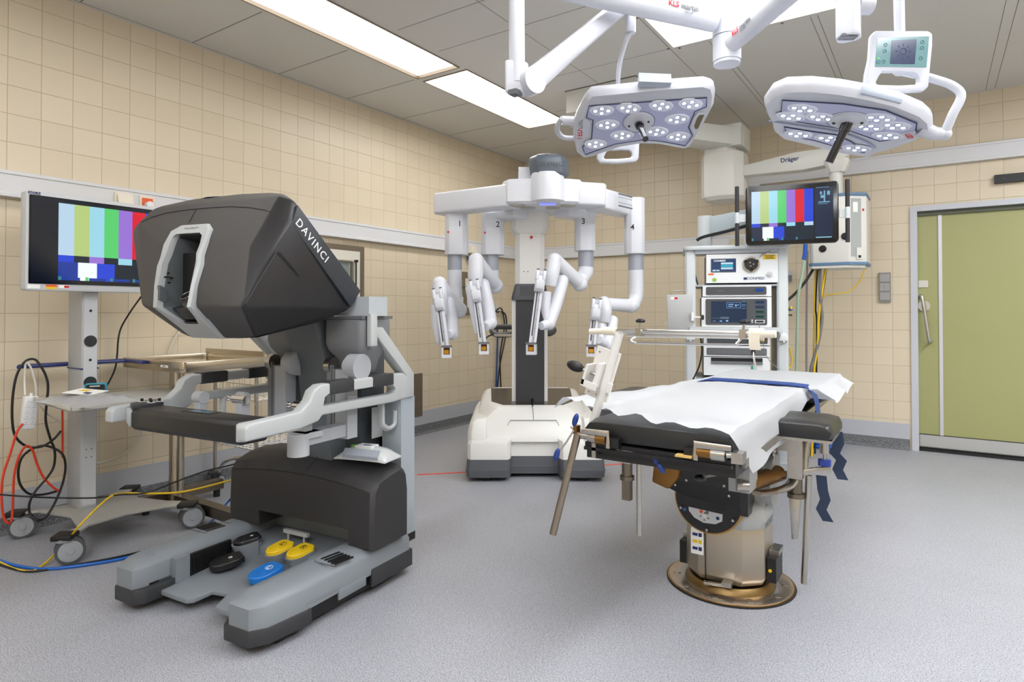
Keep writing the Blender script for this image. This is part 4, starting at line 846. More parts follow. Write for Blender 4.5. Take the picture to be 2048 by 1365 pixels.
B().lathe([(0, .006), (.192, .006), (.19, .014), (.172, .036), (0, .04)], seg=48).done('brass_collar', mat('collar_brass', '#7d6641', .38, 1, bump=.05, bscale=12), ot)
for k in range(10): 
    a = 2*pi*k/10+.3; B().cyl((.226*cos(a), .226*sin(a), .012), (.226*cos(a), .226*sin(a), .0145), .016, seg=18, bev=.001).box(.226*cos(a)-.010, .226*cos(a)+.010, .226*sin(a)-.0015, .226*sin(a)+.0015, .0146, .0152).done('bolt', steel, ot)
oc = lambda rx, ry, c, cy=0: [(-rx+c, -ry+cy), (rx-c, -ry+cy), (rx, -ry+c+cy), (rx, ry-c+cy), (rx-c, ry+cy), (-rx+c, ry+cy), (-rx, ry-c+cy), (-rx, -ry+c+cy)]
B().loft([[(x, y, z) for x, y in oc(*q)] for z, q in ((.045, (.155, .15, .07)), (.075, (.168, .16, .075)), (.285, (.165, .158, .075)))], bev=.004).done('pillar', cols, ot, ang=25)
B().loft([[(x, y, z) for x, y in oc(*q)] for z, q in ((.283, (.17, .163, .075)), (.33, (.172, .165, .075)), (.37, (.165, .15, .07)), (.40, (.13, .13, .06)))], bev=.008).done('pillar_collar', cgr, ot, ang=30)
B().box(-.05, .16, -.08, .14, .34, .56, bev=.04, seg=4).cyl((.10, .02, .47), (.19, .02, .47), .11, seg=36, bev=.02, bs=3).done('tilt_body', cgr, ot)
B().cyl((-.043, -.17, .395), (-.043, -.03, .395), .148, seg=48, bev=.004).done('tilt_drum', brass, ot)
B().cyl((-.043, -.178, .395), (-.043, -.165, .395), .14, seg=48, bev=.003).done('tilt_plate', mat('tilt_black', '#19191b', .35), ot)
B().prism([(-.205, .575), (.115, .575), (.125, .50), (.12, .365), (.095, .362), (.08, .375), (-.15, .40), (-.185, .41), (-.215, .42), (-.21, .50)], 1, -.188, .06, bev=.006).done('tilt_housing', mat('tilt_black', '#19191b', .35), ot)
B().box(.095, .125, -.19, .05, .355, .50, bev=.004).box(-.16, .06, -.192, -.187, .46, .545, bev=.002).done('housing_panel', mat('panel_black', '#252526', .3), ot)
for x, z in ((-.13, .468), (.03, .468), (-.18, .44), (.05, .43), (-.155, .345), (.065, .33), (-.043, .27)): B().cyl((x, -.194, z), (x, -.177, z), .0055, seg=12).done('screw', steel, ot)
kp = B().prism([(-.125, .352), (.02, .345), (.018, .315), (-.01, .298), (-.06, .295), (-.10, .31), (-.123, .335)], 1, -.1815, -.178); kp.done('keypad', mat('keypad_pale', '#d4d7dc', .45), ot)
for x, z, m_ in ((-.07, .342, orange), (-.045, .341, grey_ink), (.0, .325, blueplastic), (-.055, .325, paper)): B().cyl((x, -.1825, z), (x, -.1812, z), .0075, seg=16).done('key', m_, ot)
for x, z in ((-.055, .338), (-.073, .322), (-.04, .318), (-.057, .308)): B().prism([(x-.004, z-.003), (x+.004, z-.003), (x, z+.004)], 1, -.1822, -.181).done('key', blk_ink, ot)
B().cyl((-.142, -.1825, .338), (-.142, -.178, .338), .008, seg=16).done('key', mat('key_blue', '#3d5f9f', .4), ot)
B().box(-.02, .03, -.1795, -.176, .36, .40, bev=.006).done('socket_recess', black, ot)
B().box(-.12, -.065, -.168, -.1605, .15, .262, bev=.001, rot=(0, 0, 0)).done('instruction_label', paper, ot)
for z, m_ in ((.235, navy_ink), (.205, yellow), (.175, navy_ink)): B().box(-.112, -.09, -.1695, -.1675, z-.006, z+.006).box(-.086, -.072, -.1695, -.1675, z-.008, z+.008).done('label_print', m_, ot)
B().box(-.06, -.0585, -.1655, -.15, .05, .28).done('seam', black, ot)
text('MAQUET', .036, grey_ink, ot, (.1735, -.03, .30), (0, 1, 0), (0, 0, 1))
for s, x in ((1, .19), (-1, -.185)):
    B().box(x-.018, x+.018, -.07, .06, .06, .16, bev=.005).done('pedal_box', black, ot); B().box(x-.02, x+.02, -.02, .07, .16, .18, bev=.003).done('pedal_bar', steel, ot)
B().cyl((.185, -.075, .11), (.185, -.0705, .11), .007, seg=14).done('pedal_dot', yellow, ot)
B().box(-.06, .05, -.19, -.165, .04, .052, bev=.003, rot=(0, 0, 12)).box(.02, .06, -.20, -.16, .052, .07, bev=.004).done('foot_lever', steel, ot)
# beam under the top and side rails
B().box(*T(-.93, 0)[:1], *T(-.62, 0)[:1], -.45, .45, .575, .66, bev=.01).done('top_beam', cgr, ot)
B().box(-.315, .225, -.765, 1.58, .655, .70, bev=.004).done('top_frame', mat('frame_black', '#1c1c1e', .4), ot)
B().box(-.31, .22, -.79, -.765, .70, .718).box(-.31, .22, -.80, -.765, .69, .702, bev=.001).done('end_rail', mat('rail_dark', '#2d2d2f', .35, .5), ot)
for s, xa in ((-1, -.34), (1, .235)):
    B().box(xa-.006, xa+.006, -.70, .25, .675, .705, bev=.002).box(xa-.006, xa+.006, .40, 1.5, .675, .705, bev=.002).done('side_rail', steel, ot)
# pads
def pad(x0, x1, y0, y1, z0, z1, name='mattress_pad', dz=.012):
    n = 10; rg = []
    for i in range(n+1):
        y = y0 + (y1-y0)*i/n; e_ = .014 if i in (0, n) else 0
        rg.append([(x0+e_, y, z0+.004), (x0+e_*.3, y, (z0+z1)/2), (x0+.012+e_, y, z1-.006-e_*.3), (x0+.05, y, z1-e_*.4), ((x0+x1)/2, y, z1+.004*sin(i)-e_*.4), (x1-.05, y, z1-e_*.4), (x1-.012-e_, y, z1-.006-e_*.3), (x1-e_*.3, y, (z0+z1)/2), (x1-e_, y, z0+.004), (x1-.02, y, z0), (x0+.02, y, z0)])
    return B().loft(rg, bev=.004).done(name, leather, ot, ang=60)
pad(*T(-1.083, 0)[:1], *T(-.538, 0)[:1], -.79, -.02, .728, .80)
pad(-.315, .225, -.01, .60, .722, .795); pad(-.315, .30, .62, 1.57, .735, .800)
pad(.145, .435, -.16, .17, .695, .757, 'arm_pad'); pad(-.62, -.34, -.10, .34, .725, .795, 'arm_pad')
for a, b_ in (((.19, .22), (.43, .44)), ):
    B().box(.15, .43, -.155, .165, .683, .694, bev=.002).done('pad_board', steel, ot)
# stained brass cylinders, brackets and levers on the near end
st_b = mat('stained_brass', '#8c6535', .35, .9, bump=.1, bscale=30)
for x0, x1, xo in ((-.255, -.215, -.27), (.115, .160, .16)):
    B().cyl((x0, -.805, .737), (x1, -.805, .737), .019, seg=24).done('hinge_barrel', st_b, ot)
    B().tube([(x1+.01 if xo < 0 else x0-.005, -.82, .71), (x1+.01 if xo < 0 else x0-.005, -.82, .762), (-.31 if xo < 0 else .225, -.82, .762)], .003, 6, sx=3).done('bracket', steel, ot)
    B().box(*((x1+.012, x1+.05) if xo < 0 else (x0-.045, x0-.008)), -.815, -.79, .712, .745, bev=.003).done('bracket_block', black, ot)
B().cyl((.16, -.805, .735), (.205, -.805, .735), .021, seg=24, bev=.002).done('hinge_knob', steel, ot)
B().cyl((.205, -.80, .735), (.25, -.79, .74), .011, seg=16).box(.225, .26, -.82, -.77, .715, .75, bev=.004).done('end_clamp', steel, ot)
B().cyl((-.345, -.79, .738), (-.27, -.795, .738), .012, seg=16).cyl((-.29, -.795, .74), (-.255, -.795, .735), .021, seg=20, bev=.003).box(-.278, -.262, -.80, -.785, .665, .72, bev=.003).done('rod_socket', steel, ot)
B().tube([(-.335, -.80, .745), (-.30, -.83, .56), (-.42, -.84, .36)][:1] + [(-.425, -.83, .365)], .0135, 16).done('hanging_rod', mat('worn_rod', '#9c9080', .3, .9, bump=.3, bscale=90), ot)
B().box(.045, .10, -.83, -.80, .715, .722, bev=.001).done('yellow_tag', mat('cardboard', '#d8b36a', .6), ot)
B().cyl((.19, -.72, .66), (.075, -.62, .607), .0055, seg=12).done('lever_rod', steel, ot)
B().ell((.062, -.615, .600), (.022, .02, .013)).done('lever_knob', mat('smoke_knob', '#2b2b2d', .15), ot)
B().cyl((-.345, -.78, .745), (-.345, -.78, .745+.001), .001).box(-.355, -.34, -.80, -.77, .742, .772, bev=.003).done('rail_clamp', st_b, ot)
B().tube([(-.36, -.81, .77), (-.352, -.80, .755), (-.372, -.815, .715), (-.395, -.83, .68)], .0035, 8).done('clamp_lever', chrome, ot)
for c_, dr_ in (((-.345, -.80, .795), (.01, 0, .03)), ((-.405, -.835, .665), (-.008, 0, -.03))): B().ell(c_, (.011, .011, .026), rot=(0, 18, 0)).done('lever_grip', mat('blue_grip', '#1f3f86', .35), ot)
# left clamp with blade, rod, navy handles
def blade_clamp(x, y, zt, big):
    k = 1.35 if big else 1
    B().box(x-.022*k, x+.022*k, y-.02*k, y+.02*k, zt-.05*k-(.11 if big else 0), zt, bev=.004).done('clamp_body', steel, ot)
    z = zt-.05*k-(.11 if big else 0)
    B().cyl((x, y, z-.05*k), (x, y, z), .019*k, seg=24).cyl((x, y, z-.062*k), (x, y, z-.048*k), .026*k, seg=24, bev=.002).done('clamp_collar', dsteel, ot)
    if big: B().prism([(x-.028, z-.08), (x+.02, z-.08), (x+.006, z-.26), (x-.018, z-.265)], 1, y-.004, y+.004, bev=.002).done('clamp_blade', steel, ot)
    else: B().box(x-.016, x+.016, y-.012, y+.012, z-.135, z-.05, bev=.003).done('clamp_blade', dsteel, ot)
blade_clamp(-.165, -.74, .70, False)
B().tube([(-.22, -.76, .715), (-.17, -.79, .70), (-.09, -.78, .70), (-.07, -.76, .705)], .005, 8, smooth=3).cyl((-.14, -.745, .69), (-.10, -.73, .67), .01).box(-.15, -.10, -.75, -.72, .655, .70, bev=.003).done('clamp_handle', steel, ot)
B().cyl((-.12, -.74, .395), (-.12, -.74, .69), .0085, seg=16).done('hanging_rod', steel, ot)
for c_, rt in (((-.05, -.76, .683), (0, -25, 0)), ((-.03, -.76, .655), (0, -35, 0)), ((-.07, -.75, .695), (0, 60, 0))): B().ell(c_, (.012, .012, .024), rot=rt).done('blue_knob', mat('blue_grip', '#1f3f86', .35), ot)
# hydraulic cylinders under the top
B().prism([(-.20, .50), (-.19, .58), (-.10, .60), (-.08, .58), (-.09, .53), (-.13, .48)], 1, -.42, -.36, bev=.01).done('pivot_cover', st_b, ot)
B().box(.085, .165, -.33, -.20, .49, .67, bev=.005).done('link_plate', cgr, ot)
B().cyl((.13, -.22, .50), (.20, .02, .50), .035, seg=28, bev=.003).done('hinge_barrel', st_b, ot)
B().cyl((.12, -.345, .52), (.16, -.325, .52), .022, seg=24, bev=.003).done('hinge_knob', steel, ot)
B().tube([(.16, -.20, .46), (.20, -.1, .45), (.25, .0, .46), (.27, .06, .52)], .012, 10, smooth=4, sx=2).done('cable_guide', steel, ot)
# right clamp, posts, hook, knob
blade_clamp(.268, .04, .665, True)
B().cyl((.285, .06, .50), (.285, .06, .66), .004).cyl((.185, .0, .60), (.185, .0, .52), .008, seg=14).ell((.185, 0, .60), (.014, .014, .014)).done('locking_pin', steel, ot)
B().box(.20, .30, .045, .06, .66, .70, bev=.003).box(.10, .24, .02, .05, .60, .66, bev=.004).done('clamp_arm', steel, ot)
B().tube([(.30, .06, .50), (.305, .07, .60), (.32, .08, .655), (.37, .09, .665)], .013, 14, smooth=4).box(.24, .40, .05, .075, .505, .53, bev=.003, rot=(0, -12, 15)).done('hook_post', steel, ot)
B().cyl((.375, .07, .60), (.375, .07, .69), .02, seg=20, bev=.002).cyl((.375, .07, .57), (.375, .07, .60), .007).done('pad_post', steel, ot)
B().prism(rrect(.35, .40, .055, .085, .01), 2, .545, .575, bev=.004).done('blue_knob', mat('blue_knob_gloss', '#123a9e', .25, coat=.5), ot)
B().cyl((.295, .05, .04), (.315, .06, .50), .0125, seg=18).done('hanging_rod', steel, ot)
# hanging navy straps
nav = mat('navy_webbing', '#26344f', .7, bump=.4, bscale=300)
for pts in ([(.42, .10, .69), (.425, .10, .64), (.41, .09, .60), (.435, .10, .57), (.42, .10, .53), (.44, .10, .49)], [(.36, .08, .50), (.365, .08, .44), (.375, .08, .40), (.36, .07, .36), (.385, .08, .31)]):
    B().loft([[(x-.020, y, z), (x+.020, y+.006, z), (x+.020, y+.009, z), (x-.020, y+.003, z)] for x, y, z in pts]).done('hanging_strap', nav, ot, ang=60)
# ---- paper drape
def sheet():
    NV, NU, ND = 44, 30, 7; P = []; rnd = random.Random(7)
    def front(s):    # front edge runs a little uneven
        k = [(-.30, 2.40), (-.20, 2.36), (-.09, 2.27), (.02, 2.22), (.12, 2.13), (.18, 2.17), (.28, 2.07), (.34, 2.09), (.42, 2.07), (.48, 2.045), (.545, 2.02)]
        for (a, ya), (c, yc) in zip(k[:-1], k[1:]):
            if s <= c: return ya + (yc-ya)*(s-a)/(c-a)
        return 2.02
    for i in range(NV+1):
        v = i/NV; row = []
        y1 = 4.27
        Ll = .05 + .27*max(0, 1-v*2.3)**.8      # left overhang shrinks away from the viewer
        if v > .62: Ll = -.0
        wr = .545 + (.06 if v > .6 else 0)
        for j in range(NU+1):
            s = -Ll + (wr+Ll)*j/NU
            y = front(s) + (y1-front(s))*v
            z = .815 + .002*sin(s*17+v*9) + .002*sin(v*40+s*11) + rnd.uniform(-.0012, .0012)
            x = -1.085 + s
            if s < 0: z += -.03*s*s/.09 - .01*sin(s*30) * (1-v) + (.03*sin((s+.3)*12)*(1-v)**4 if s < -.1 else 0)
            if v < .03: z += .006*sin(s*42)
            if v > .62: z += .004
            row.append((x, y, z))
        full = .165*(1-v*.35) if v < .33 else (.145 if v < .40 else .145*max(.3, 1-(v-.40)*6))
        if v > .60: full = .06 + .02*sin(v*30)
        for k in range(1, ND+1):
            q = k/ND; yy = 2.02 + .23*q + (y1-2.02-.23*q)*v
            row.append((-1.085+wr + .006 + .012*q + .008*sin(v*26)*q + (.05*q if v > .60 else 0), yy, .806 - full*q))
        P.append(row)
    return P
dp = B().grid(sheet(), .0012).done('drape_sheet', mat('drape_paper', '#eceef0', .75, bump=.25, bscale=18), ang=60)
tag(dp, 'white paper drape spread over the operating table, corner hanging down', 'drape')
# blue patient strap across the table
bs = B(); pth = [(-1.13, 3.44, .77), (-1.11, 3.45, .80), (-1.04, 3.50, .819), (-.90, 3.50, .820), (-.75, 3.50, .820), (-.62, 3.48, .820), (-.54, 3.45, .818), (-.50, 3.40, .80), (-.475, 3.33, .76), (-.46, 3.27, .715), (-.455, 3.24, .69)]
bs.loft([[(x, y-.06, z), (x, y+.06, z), (x, y+.06, z+.006), (x, y-.06, z+.006)] for x, y, z in pth])
tag(bs.done('body_strap', mat('strap_blue', '#1f3f80', .6, bump=.5, bscale=200), ang=60), 'blue woven belt laid across the white drape on the operating table', 'strap')
# ---- anaesthesia screen: white post, clamp plate, chrome bar
an = thing('screen_frame', 'white sloping post with clamp plate carrying a long chrome crossbar over the table', 'screen frame', (-1.05, 2.2, .68))
def Q(x, y, z): return (x+1.05, y-2.2, z-.68)
wp_ = mat('white_powder_coat', '#eceae6', .4)
B().cyl(Q(-1.13, 2.2, .69), Q(-.995, 2.2, 1.115), .0165, seg=20).done('post', wp_, an)
Mx = Matrix.Translation(Q(-1.072, 2.19, .955)) @ Matrix.Rotation(R(17.5), 4, 'Y')
b = B().box(-.05, .05, .018, .026, -.10, .10, bev=.003); b.xf(Mx); b.done('clamp_plate', wp_, an)
b = B().box(-.045, -.035, -.05, .018, -.05, .03, bev=.003).box(-.045, .02, -.05, -.044, -.055, -.03, bev=.002).box(.0, .012, -.045, .018, -.045, .05, bev=.002).box(.03, .055, .005, .02, -.06, -.02, bev=.003); b.xf(Mx); b.done('clamp_jaw', wp_, an)
b = B().cyl((-.07, -.012, -.005), (-.0, -.012, -.005), .006, seg=12); b.xf(Mx); b.done('clamp_screw', steel, an)
b = B().ell((-.105, -.012, -.004), (.038, .021, .021)); b.xf(Mx); b.done('clamp_knob', black, an)
for x, z in ((-.035, .08), (.035, .08), (-.035, -.085), (.0, -.085), (.03, -.085)):
    b = B().cyl((x, .016, z), (x, .0185, z), .0035, seg=10); b.xf(Mx); b.done('rivet', steel, an)
B().cyl(Q(-1.07, 2.2, 1.123), Q(-.50, 2.2, 1.125), .0085, seg=20).cyl(Q(-.97, 2.214, 1.11), Q(-.50, 2.214, 1.112), .0075, seg=20).done('crossbar', chrome, an)
B().tube([Q(-.915, 2.2, 1.11), Q(-.94, 2.19, 1.095), Q(-.935, 2.185, 1.085), Q(-.91, 2.18, 1.082), Q(-.58, 2.18, 1.084), Q(-.56, 2.185, 1.088), Q(-.545, 2.2, 1.11)], .0042, 10, smooth=4).done('lower_bar', chrome, an)
for x in (-.915, -.54):
    B().box(*[v for p in (Q(x-.011, 2.188, 1.107), Q(x+.011, 2.226, 1.136)) for v in ()] or (Q(x-.011, 0, 0)[0], Q(x+.011, 0, 0)[0], -.014, .026, 1.107-.68, 1.137-.68), bev=.003).cyl(Q(x, 2.2, 1.137), Q(x+.004, 2.2, 1.155), .004).done('bar_clamp', steel, an)
    b = B(); b.lathe([(.0, -.006), (.013, -.006), (.015, 0), (.012, .008), (0, .009)], c=Q(x+.005, 2.2, 1.163), seg=10)
    for k in range(6): b.ell(Q(x+.005+.014*cos(k*pi/3), 2.2+.014*sin(k*pi/3), 1.163), (.0055, .0055, .006), seg=8)
    b.done('star_knob', black, an)
B().cyl(Q(-1.12, 2.2, 1.12), Q(-1.05, 2.2, 1.123), .0115, seg=16, bev=.002).cyl(Q(-1.06, 2.2, 1.123), Q(-1.01, 2.2, 1.123), .016, seg=20, bev=.003).done('tape_wrap', mat('tape_cream', '#e8e0cf', .6), an)
b = B().cyl(Q(-.52, 2.207, 1.123), Q(-.475, 2.207, 1.123), .020, seg=20, bev=.003).cyl(Q(-.475, 2.2, 1.123), Q(-.435, 2.2, 1.124), .0125, seg=16, bev=.003)
b.loft([[(x + 1.05, .0+d, z-.68), (x + 1.085, .0+d, z-.68), (x+1.085, .003+d, z-.68), (x+1.05, .003+d, z-.68)] for x, d, z in ((-.52, -.014, 1.12), (-.518, -.016, 1.09), (-.515, -.014, 1.07))]); b.done('tape_wrap', mat('tape_cream', '#e8e0cf', .6), an)
# ================================================================ EQUIPMENT TOWER
TYAW, TSC = 19, (1.065, 1, 1)
eq = thing('equipment_tower', 'tall pale grey equipment trolley with stacked units and a screen on an arm', 'equipment trolley', (-1.188, 4.635, 0), TYAW)
eg = mat('tower_grey', '#c3c9cc', .4); eg2 = mat('tower_grey_dark', '#a9b0b5', .45)
for s in (-1, 1):
    x = s*.295
    B().loft([[(x+a, b_, z) for a, b_ in rr8(-.035, .035, -.01, .05, .012)] for z in (.10, 1.645)], bev=.003).done('tower_post', eg, eq)
    B().box(x-.012, x+.012, .05, .50, .12, 1.62).done('side_panel', eg2, eq)
    B().cyl((x, -.02, .985), (x, -.055, .985), .006).prism([(x-.03, .99), (x+.03, .99), (x+.022, 1.035), (x, 1.05), (x-.022, 1.035)], 1, -.045, -.01, bev=.004).done('cable_hook', mat('hook_pale', '#d5d8da', .4), eq)
B().prism(rrect(-.345, .345, -.04, .52, .06), 2, 1.645, 1.675, bev=.006).done('top_shelf', eg, eq)
B().box(-.265, .265, -.012, -.004, 1.618, 1.645).box(-.08, .02, -.014, -.01, 1.62, 1.64).done('top_lip', mat('lip_grey', '#b3bac4', .4), eq)
for z in (1.392, 1.065, .71, .12): B().box(-.285, .285, .0, .50, z-.012, z, bev=.002).done('shelf', eg2, eq)
B().box(-.30, .27, -.07, .0, 1.055, 1.085, bev=.006).done('shelf_lip', eg, eq)
B().box(-.33, .33, -.03, .53, .08, .13, bev=.01).done('plinth', eg2, eq)
for x in (-.28, .28):
    for y in (.03, .46): caster(eq, x, y, .09, .045, 10)
# arm and screen
B().cyl((-.19, .25, 1.67), (-.19, .25, 1.93), .05, seg=24, bev=.006).done('arm_post', eg, eq)
B().loft([[(-.17, .22, 1.76), (-.17, .27, 1.76), (-.17, .27, 1.92), (-.17, .22, 1.92)], [(0.307, -0.061, 1.86), (0.327, -0.021, 1.86), (0.327, -0.021, 1.97), (0.307, -0.061, 1.97)]], bev=.006).done('spring_arm', mat('arm_blue_grey', '#adb9c0', .4), eq)
B().tube([(-.25, .15, 1.735), (-.20, .14, 1.76), (-.05, .08, 1.79), (.15, .02, 1.84), (.34, -.05, 1.88)], .012, 10, smooth=4).done('arm_cable', cblk, eq)
sm = bpy.data.objects.new('arm_monitor', None); COL.objects.link(sm); sm.parent = eq; sm.location = (0.337, -0.141, 0); sm.rotation_euler = (0, 0, R(-6)); sm.scale = (.82, 1, 1)
B().prism(rrect(-.345, .325, 1.662, 2.078, .03, 6), 1, 0, .045, bev=.005).done('monitor_case', mat('gloss_black', '#060607', .2), sm)
B().box(-.12, .10, .045, .10, 1.78, 1.96, bev=.01).done('monitor_mount', eg2, sm)
bars = colour_bars(-.300, 2.035, .0640, .225, .025, .095, -.0012, .3, info=[(.168, .26, 2.036, 2.039), (.18, .25, 1.925, 1.928)], x_img=(-.303, .288), z_img=(1.692, 2.038))
bars.mi = 9; bars.quad((.16, -.0008, 1.70), (.283, -.0008, 1.70), (.283, -.0008, 2.036), (.16, -.0008, 2.036))
bars.mi = 3; bars.quad((.165, -.0014, 1.697), (.275, -.0014, 1.697), (.275, -.0014, 1.703), (.165, -.0014, 1.703))
bars.mi = 12
for q in ((.185, .265, 1.935, 1.942), (.222, .232, 1.94, 2.015), (.195, .21, 1.99, 2.01), (.245, .265, 1.985, 2.012), (.20, .222, 1.965, 1.985)): bars.quad((q[0], -.0014, q[2]), (q[1], -.0014, q[2]), (q[1], -.0014, q[3]), (q[0], -.0014, q[3]))
EM2 = list(EM); EM2[3] = em('lime2', '#b5cf66', .7) if False else EM[3]; EM2[9] = em('panel_navy', '#10233f', .9)
bars.done('test_picture', EM2, sm)
for s, x in ((-1, -.41), (1, .385)):
    B().box(min(x, s*.33), max(x, s*.33), .01, .03, 1.83, 1.885, bev=.003).done('handle_bracket', eg, sm)
    B().tube([(x, 0, 1.66), (x, 0, 2.08)], .016, 14, sx=1.0).done('handle_bar', mat('grip_black', '#232327', .55), sm)
    B().cyl((x, 0, 1.82), (x, 0, 1.895), .0175, seg=16).done('handle_sleeve', eg, sm)
# grey metal case clamped to the left of the tower
sc_ = thing('metal_case', 'flat grey metal case with carrying handle clamped beside the equipment tower', 'metal case', (-1.160, 4.645, 0), TYAW)
B().prism([(-.482, 1.322), (-.308, 1.322), (-.31, 1.005), (-.47, 1.012)], 1, -.02, .03, bev=.004).done('case_body', mat('case_grey', '#b4b6b8', .4, .2), sc_)
B().tube([(-.45, .005, 1.32), (-.45, .005, 1.35), (-.36, .005, 1.35), (-.36, .005, 1.32)], .004, 8).done('case_handle', steel, sc_)
B().box(-.455, -.405, -.0215, -.0195, 1.285, 1.305).done('label', paper, sc_); B().box(-.43, -.407, -.0222, -.0195, 1.287, 1.303).done('label', red, sc_)
B().box(-.318, -.30, -.045, -.015, 1.13, 1.19, bev=.003).cyl((-.31, -.03, 1.155), (-.25, -.03, 1.155), .006, seg=12).done('clamp_block', white, sc_)
b = B().cyl((-.255, -.03, 1.155), (-.235, -.03, 1.155), .014, seg=16, bev=.003)
for k in range(5): b.cyl((-.25, -.03+.013*cos(k*1.257), 1.155+.013*sin(k*1.257)), (-.237, -.03+.013*cos(k*1.257), 1.155+.013*sin(k*1.257)), .006, seg=8)
b.done('clamp_knob', black, sc_)
B().box(-.505, -.475, 0, .02, 1.09, 1.12, bev=.002).box(-.495, -.47, 0, .02, 1.05, 1.07, bev=.002).done('latch', steel, sc_)
def unit(name, lbl, x0, x1, z0, z1, m, dep=.40):
    t = thing(name, lbl, 'medical device', (-1.188, 4.635, 0), TYAW)
    B().box(x0, x1, -.012, dep, z0, z1, bev=.006).done('housing', m, t)
    return t
pale = mat('device_pale', '#dfe3e6', .38)
u1 = unit('insufflator', 'white device with round dial and small screen, topmost in the tower', -.19, .265, 1.404, 1.612, pale)
u = B()
B().box(-.160, .002, -.016, -.010, 1.482, 1.580, bev=.002).done('display_bezel', mat('bezel_grey', '#4a4d58', .4), u1)
b = B(); b.mi = 0; b.quad((-.155, -.0168, 1.487), (-.003, -.0168, 1.487), (-.003, -.0168, 1.576), (-.155, -.0168, 1.576))
b.mi = 1
for q in ((-.095, -.018, 1.538, 1.552), (-.095, -.018, 1.502, 1.516), (-.150, -.128, 1.489, 1.50), (-.124, -.105, 1.489, 1.50)): b.quad((q[0], -.0174, q[2]), (q[1], -.0174, q[2]), (q[1], -.0174, q[3]), (q[0], -.0174, q[3]))
b.mi = 2; b.quad((-.095, -.0174, 1.519), (-.018, -.0174, 1.519), (-.018, -.0174, 1.535), (-.095, -.0174, 1.535))
b.done('display', [em('slate', '#2e4d7d', .7), em('ice', '#c3e2f5', .9), em('aqua', '#35b7cf', .9)], u1)
text('CONMED', .018, em('letter', '#ffffff', .9), u1, (-.103, -.0172, 1.564), (1, 0, 0), (0, 0, 1), bold=.0004)
B().cyl((.097, -.012, 1.535), (.097, -.024, 1.535), .056, seg=40, bev=.003).done('dial_ring', steel, u1)
b = B().cyl((.097, -.02, 1.535), (.097, -.034, 1.535), .043, seg=36, bev=.004)
for k in range(3): b.cyl((.097+.04*cos(k*2.094+.52), -.02, 1.535+.04*sin(k*2.094+.52)), (.097+.04*cos(k*2.094+.52), -.034, 1.535+.04*sin(k*2.094+.52)), .012, seg=16, bev=.002)
b.done('dial', black, u1)
b = B()
for k in range(3): b.cyl((.097+.014*cos(k*2.2), -.034, 1.535+.014*sin(k*2.2)), (.097+.014*cos(k*2.2), -.036, 1.535+.014*sin(k*2.2)), .005, seg=10)
b.done('dial_holes', steel, u1, kind='stuff')
B().tube([(.13, -.02, 1.57), (.165, -.02, 1.60), (.22, -.018, 1.625)], .005, 8).done('dial_pointer', steel, u1)
B().box(.172, .255, -.0145, -.012, 1.568, 1.602).done('warning_label', yellow, u1)
for z, w_ in ((1.594, .03), (1.584, .024), (1.576, .03)): B().box(.213-w_, .213+w_, -.0155, -.014, z-.002, z+.002).done('label_line', blk_ink, u1)
B().cyl((.212, -.012, 1.462), (.212, -.02, 1.462), .019, seg=24, bev=.002).cyl((.212, -.02, 1.462), (.212, -.03, 1.462), .008, seg=16).done('connector', lgrey, u1)
B().box(-.178, -.142, -.0145, -.012, 1.463, 1.474).done('label', orange, u1)
B().cyl((-.138, -.012, 1.428), (-.138, -.0145, 1.428), .014, seg=20).done('power_mark', mat('mark_green', '#8fb93a', .5), u1)
text('CONMED', .026, navy_ink, u1, (.125, -.0135, 1.434), (1, 0, 0), (0, 0, 1)); B().box(.05, .07, -.0145, -.012, 1.426, 1.442).done('logo_mark', blueplastic, u1)
u2 = unit('light_source', 'slim device with long dark front strip, second from the tower top', -.214, .224, 1.306, 1.385, pale)
B().prism(rrect(-.193, .193, 1.317, 1.376, .01), 1, -.016, -.010).done('front_strip', mat('strip_dark', '#4a4c50', .35), u2)
B().box(.125, .175, -.019, -.015, 1.34, 1.362, bev=.001).done('blue_port', em('port_blue', '#1d5fc8', .5), u2)
text('da Vinci', .012, mat('faint_ink', '#8d9197', .5), u2, (-.10, -.0165, 1.347), (1, 0, 0), (0, 0, 1))
u3 = unit('generator', 'device with large dark touchscreen and row of ports, mid tower', -.222, .224, 1.087, 1.300, pale)
B().prism(rrect(-.196, .196, 1.10, 1.288, .01), 1, -.016, -.010).done('front_strip', mat('strip_dark', '#4a4c50', .35), u3)
b = B(); b.mi = 0; b.quad((-.16, -.0168, 1.118), (.068, -.0168, 1.118), (.068, -.0168, 1.272), (-.16, -.0168, 1.272))
b.mi = 1
for q in ((-.06, .03, 1.262, 1.264), (-.06, .03, 1.222, 1.224), (-.06, -.058, 1.222, 1.264), (.028, .03, 1.222, 1.264), (.036, .062, 1.266, 1.268), (.036, .062, 1.246, 1.248), (.036, .062, 1.236, 1.238), (.036, .062, 1.218, 1.220), (-.05, -.015, 1.246, 1.252), (-.05, -.02, 1.232, 1.238), (-.005, .004, 1.232, 1.25), (.01, .018, 1.24, 1.248), (-.15, -.13, 1.126, 1.129), (-.105, -.09, 1.124, 1.132), (-.065, -.05, 1.124, 1.136)): b.quad((q[0], -.0174, q[2]), (q[1], -.0174, q[2]), (q[1], -.0174, q[3]), (q[0], -.0174, q[3]))
b.mi = 2
for q in ((-.10, -.045, 1.145, 1.158), (-.155, -.10, 1.148, 1.151)): b.quad((q[0], -.0174, q[2]), (q[1], -.0174, q[2]), (q[1], -.0174, q[3]), (q[0], -.0174, q[3]))
b.done('display', [em('deep_navy', '#123154', .8), em('pale_line', '#9cc9ff', .8), em('dim_white', '#7f98ad', .5)], u3)
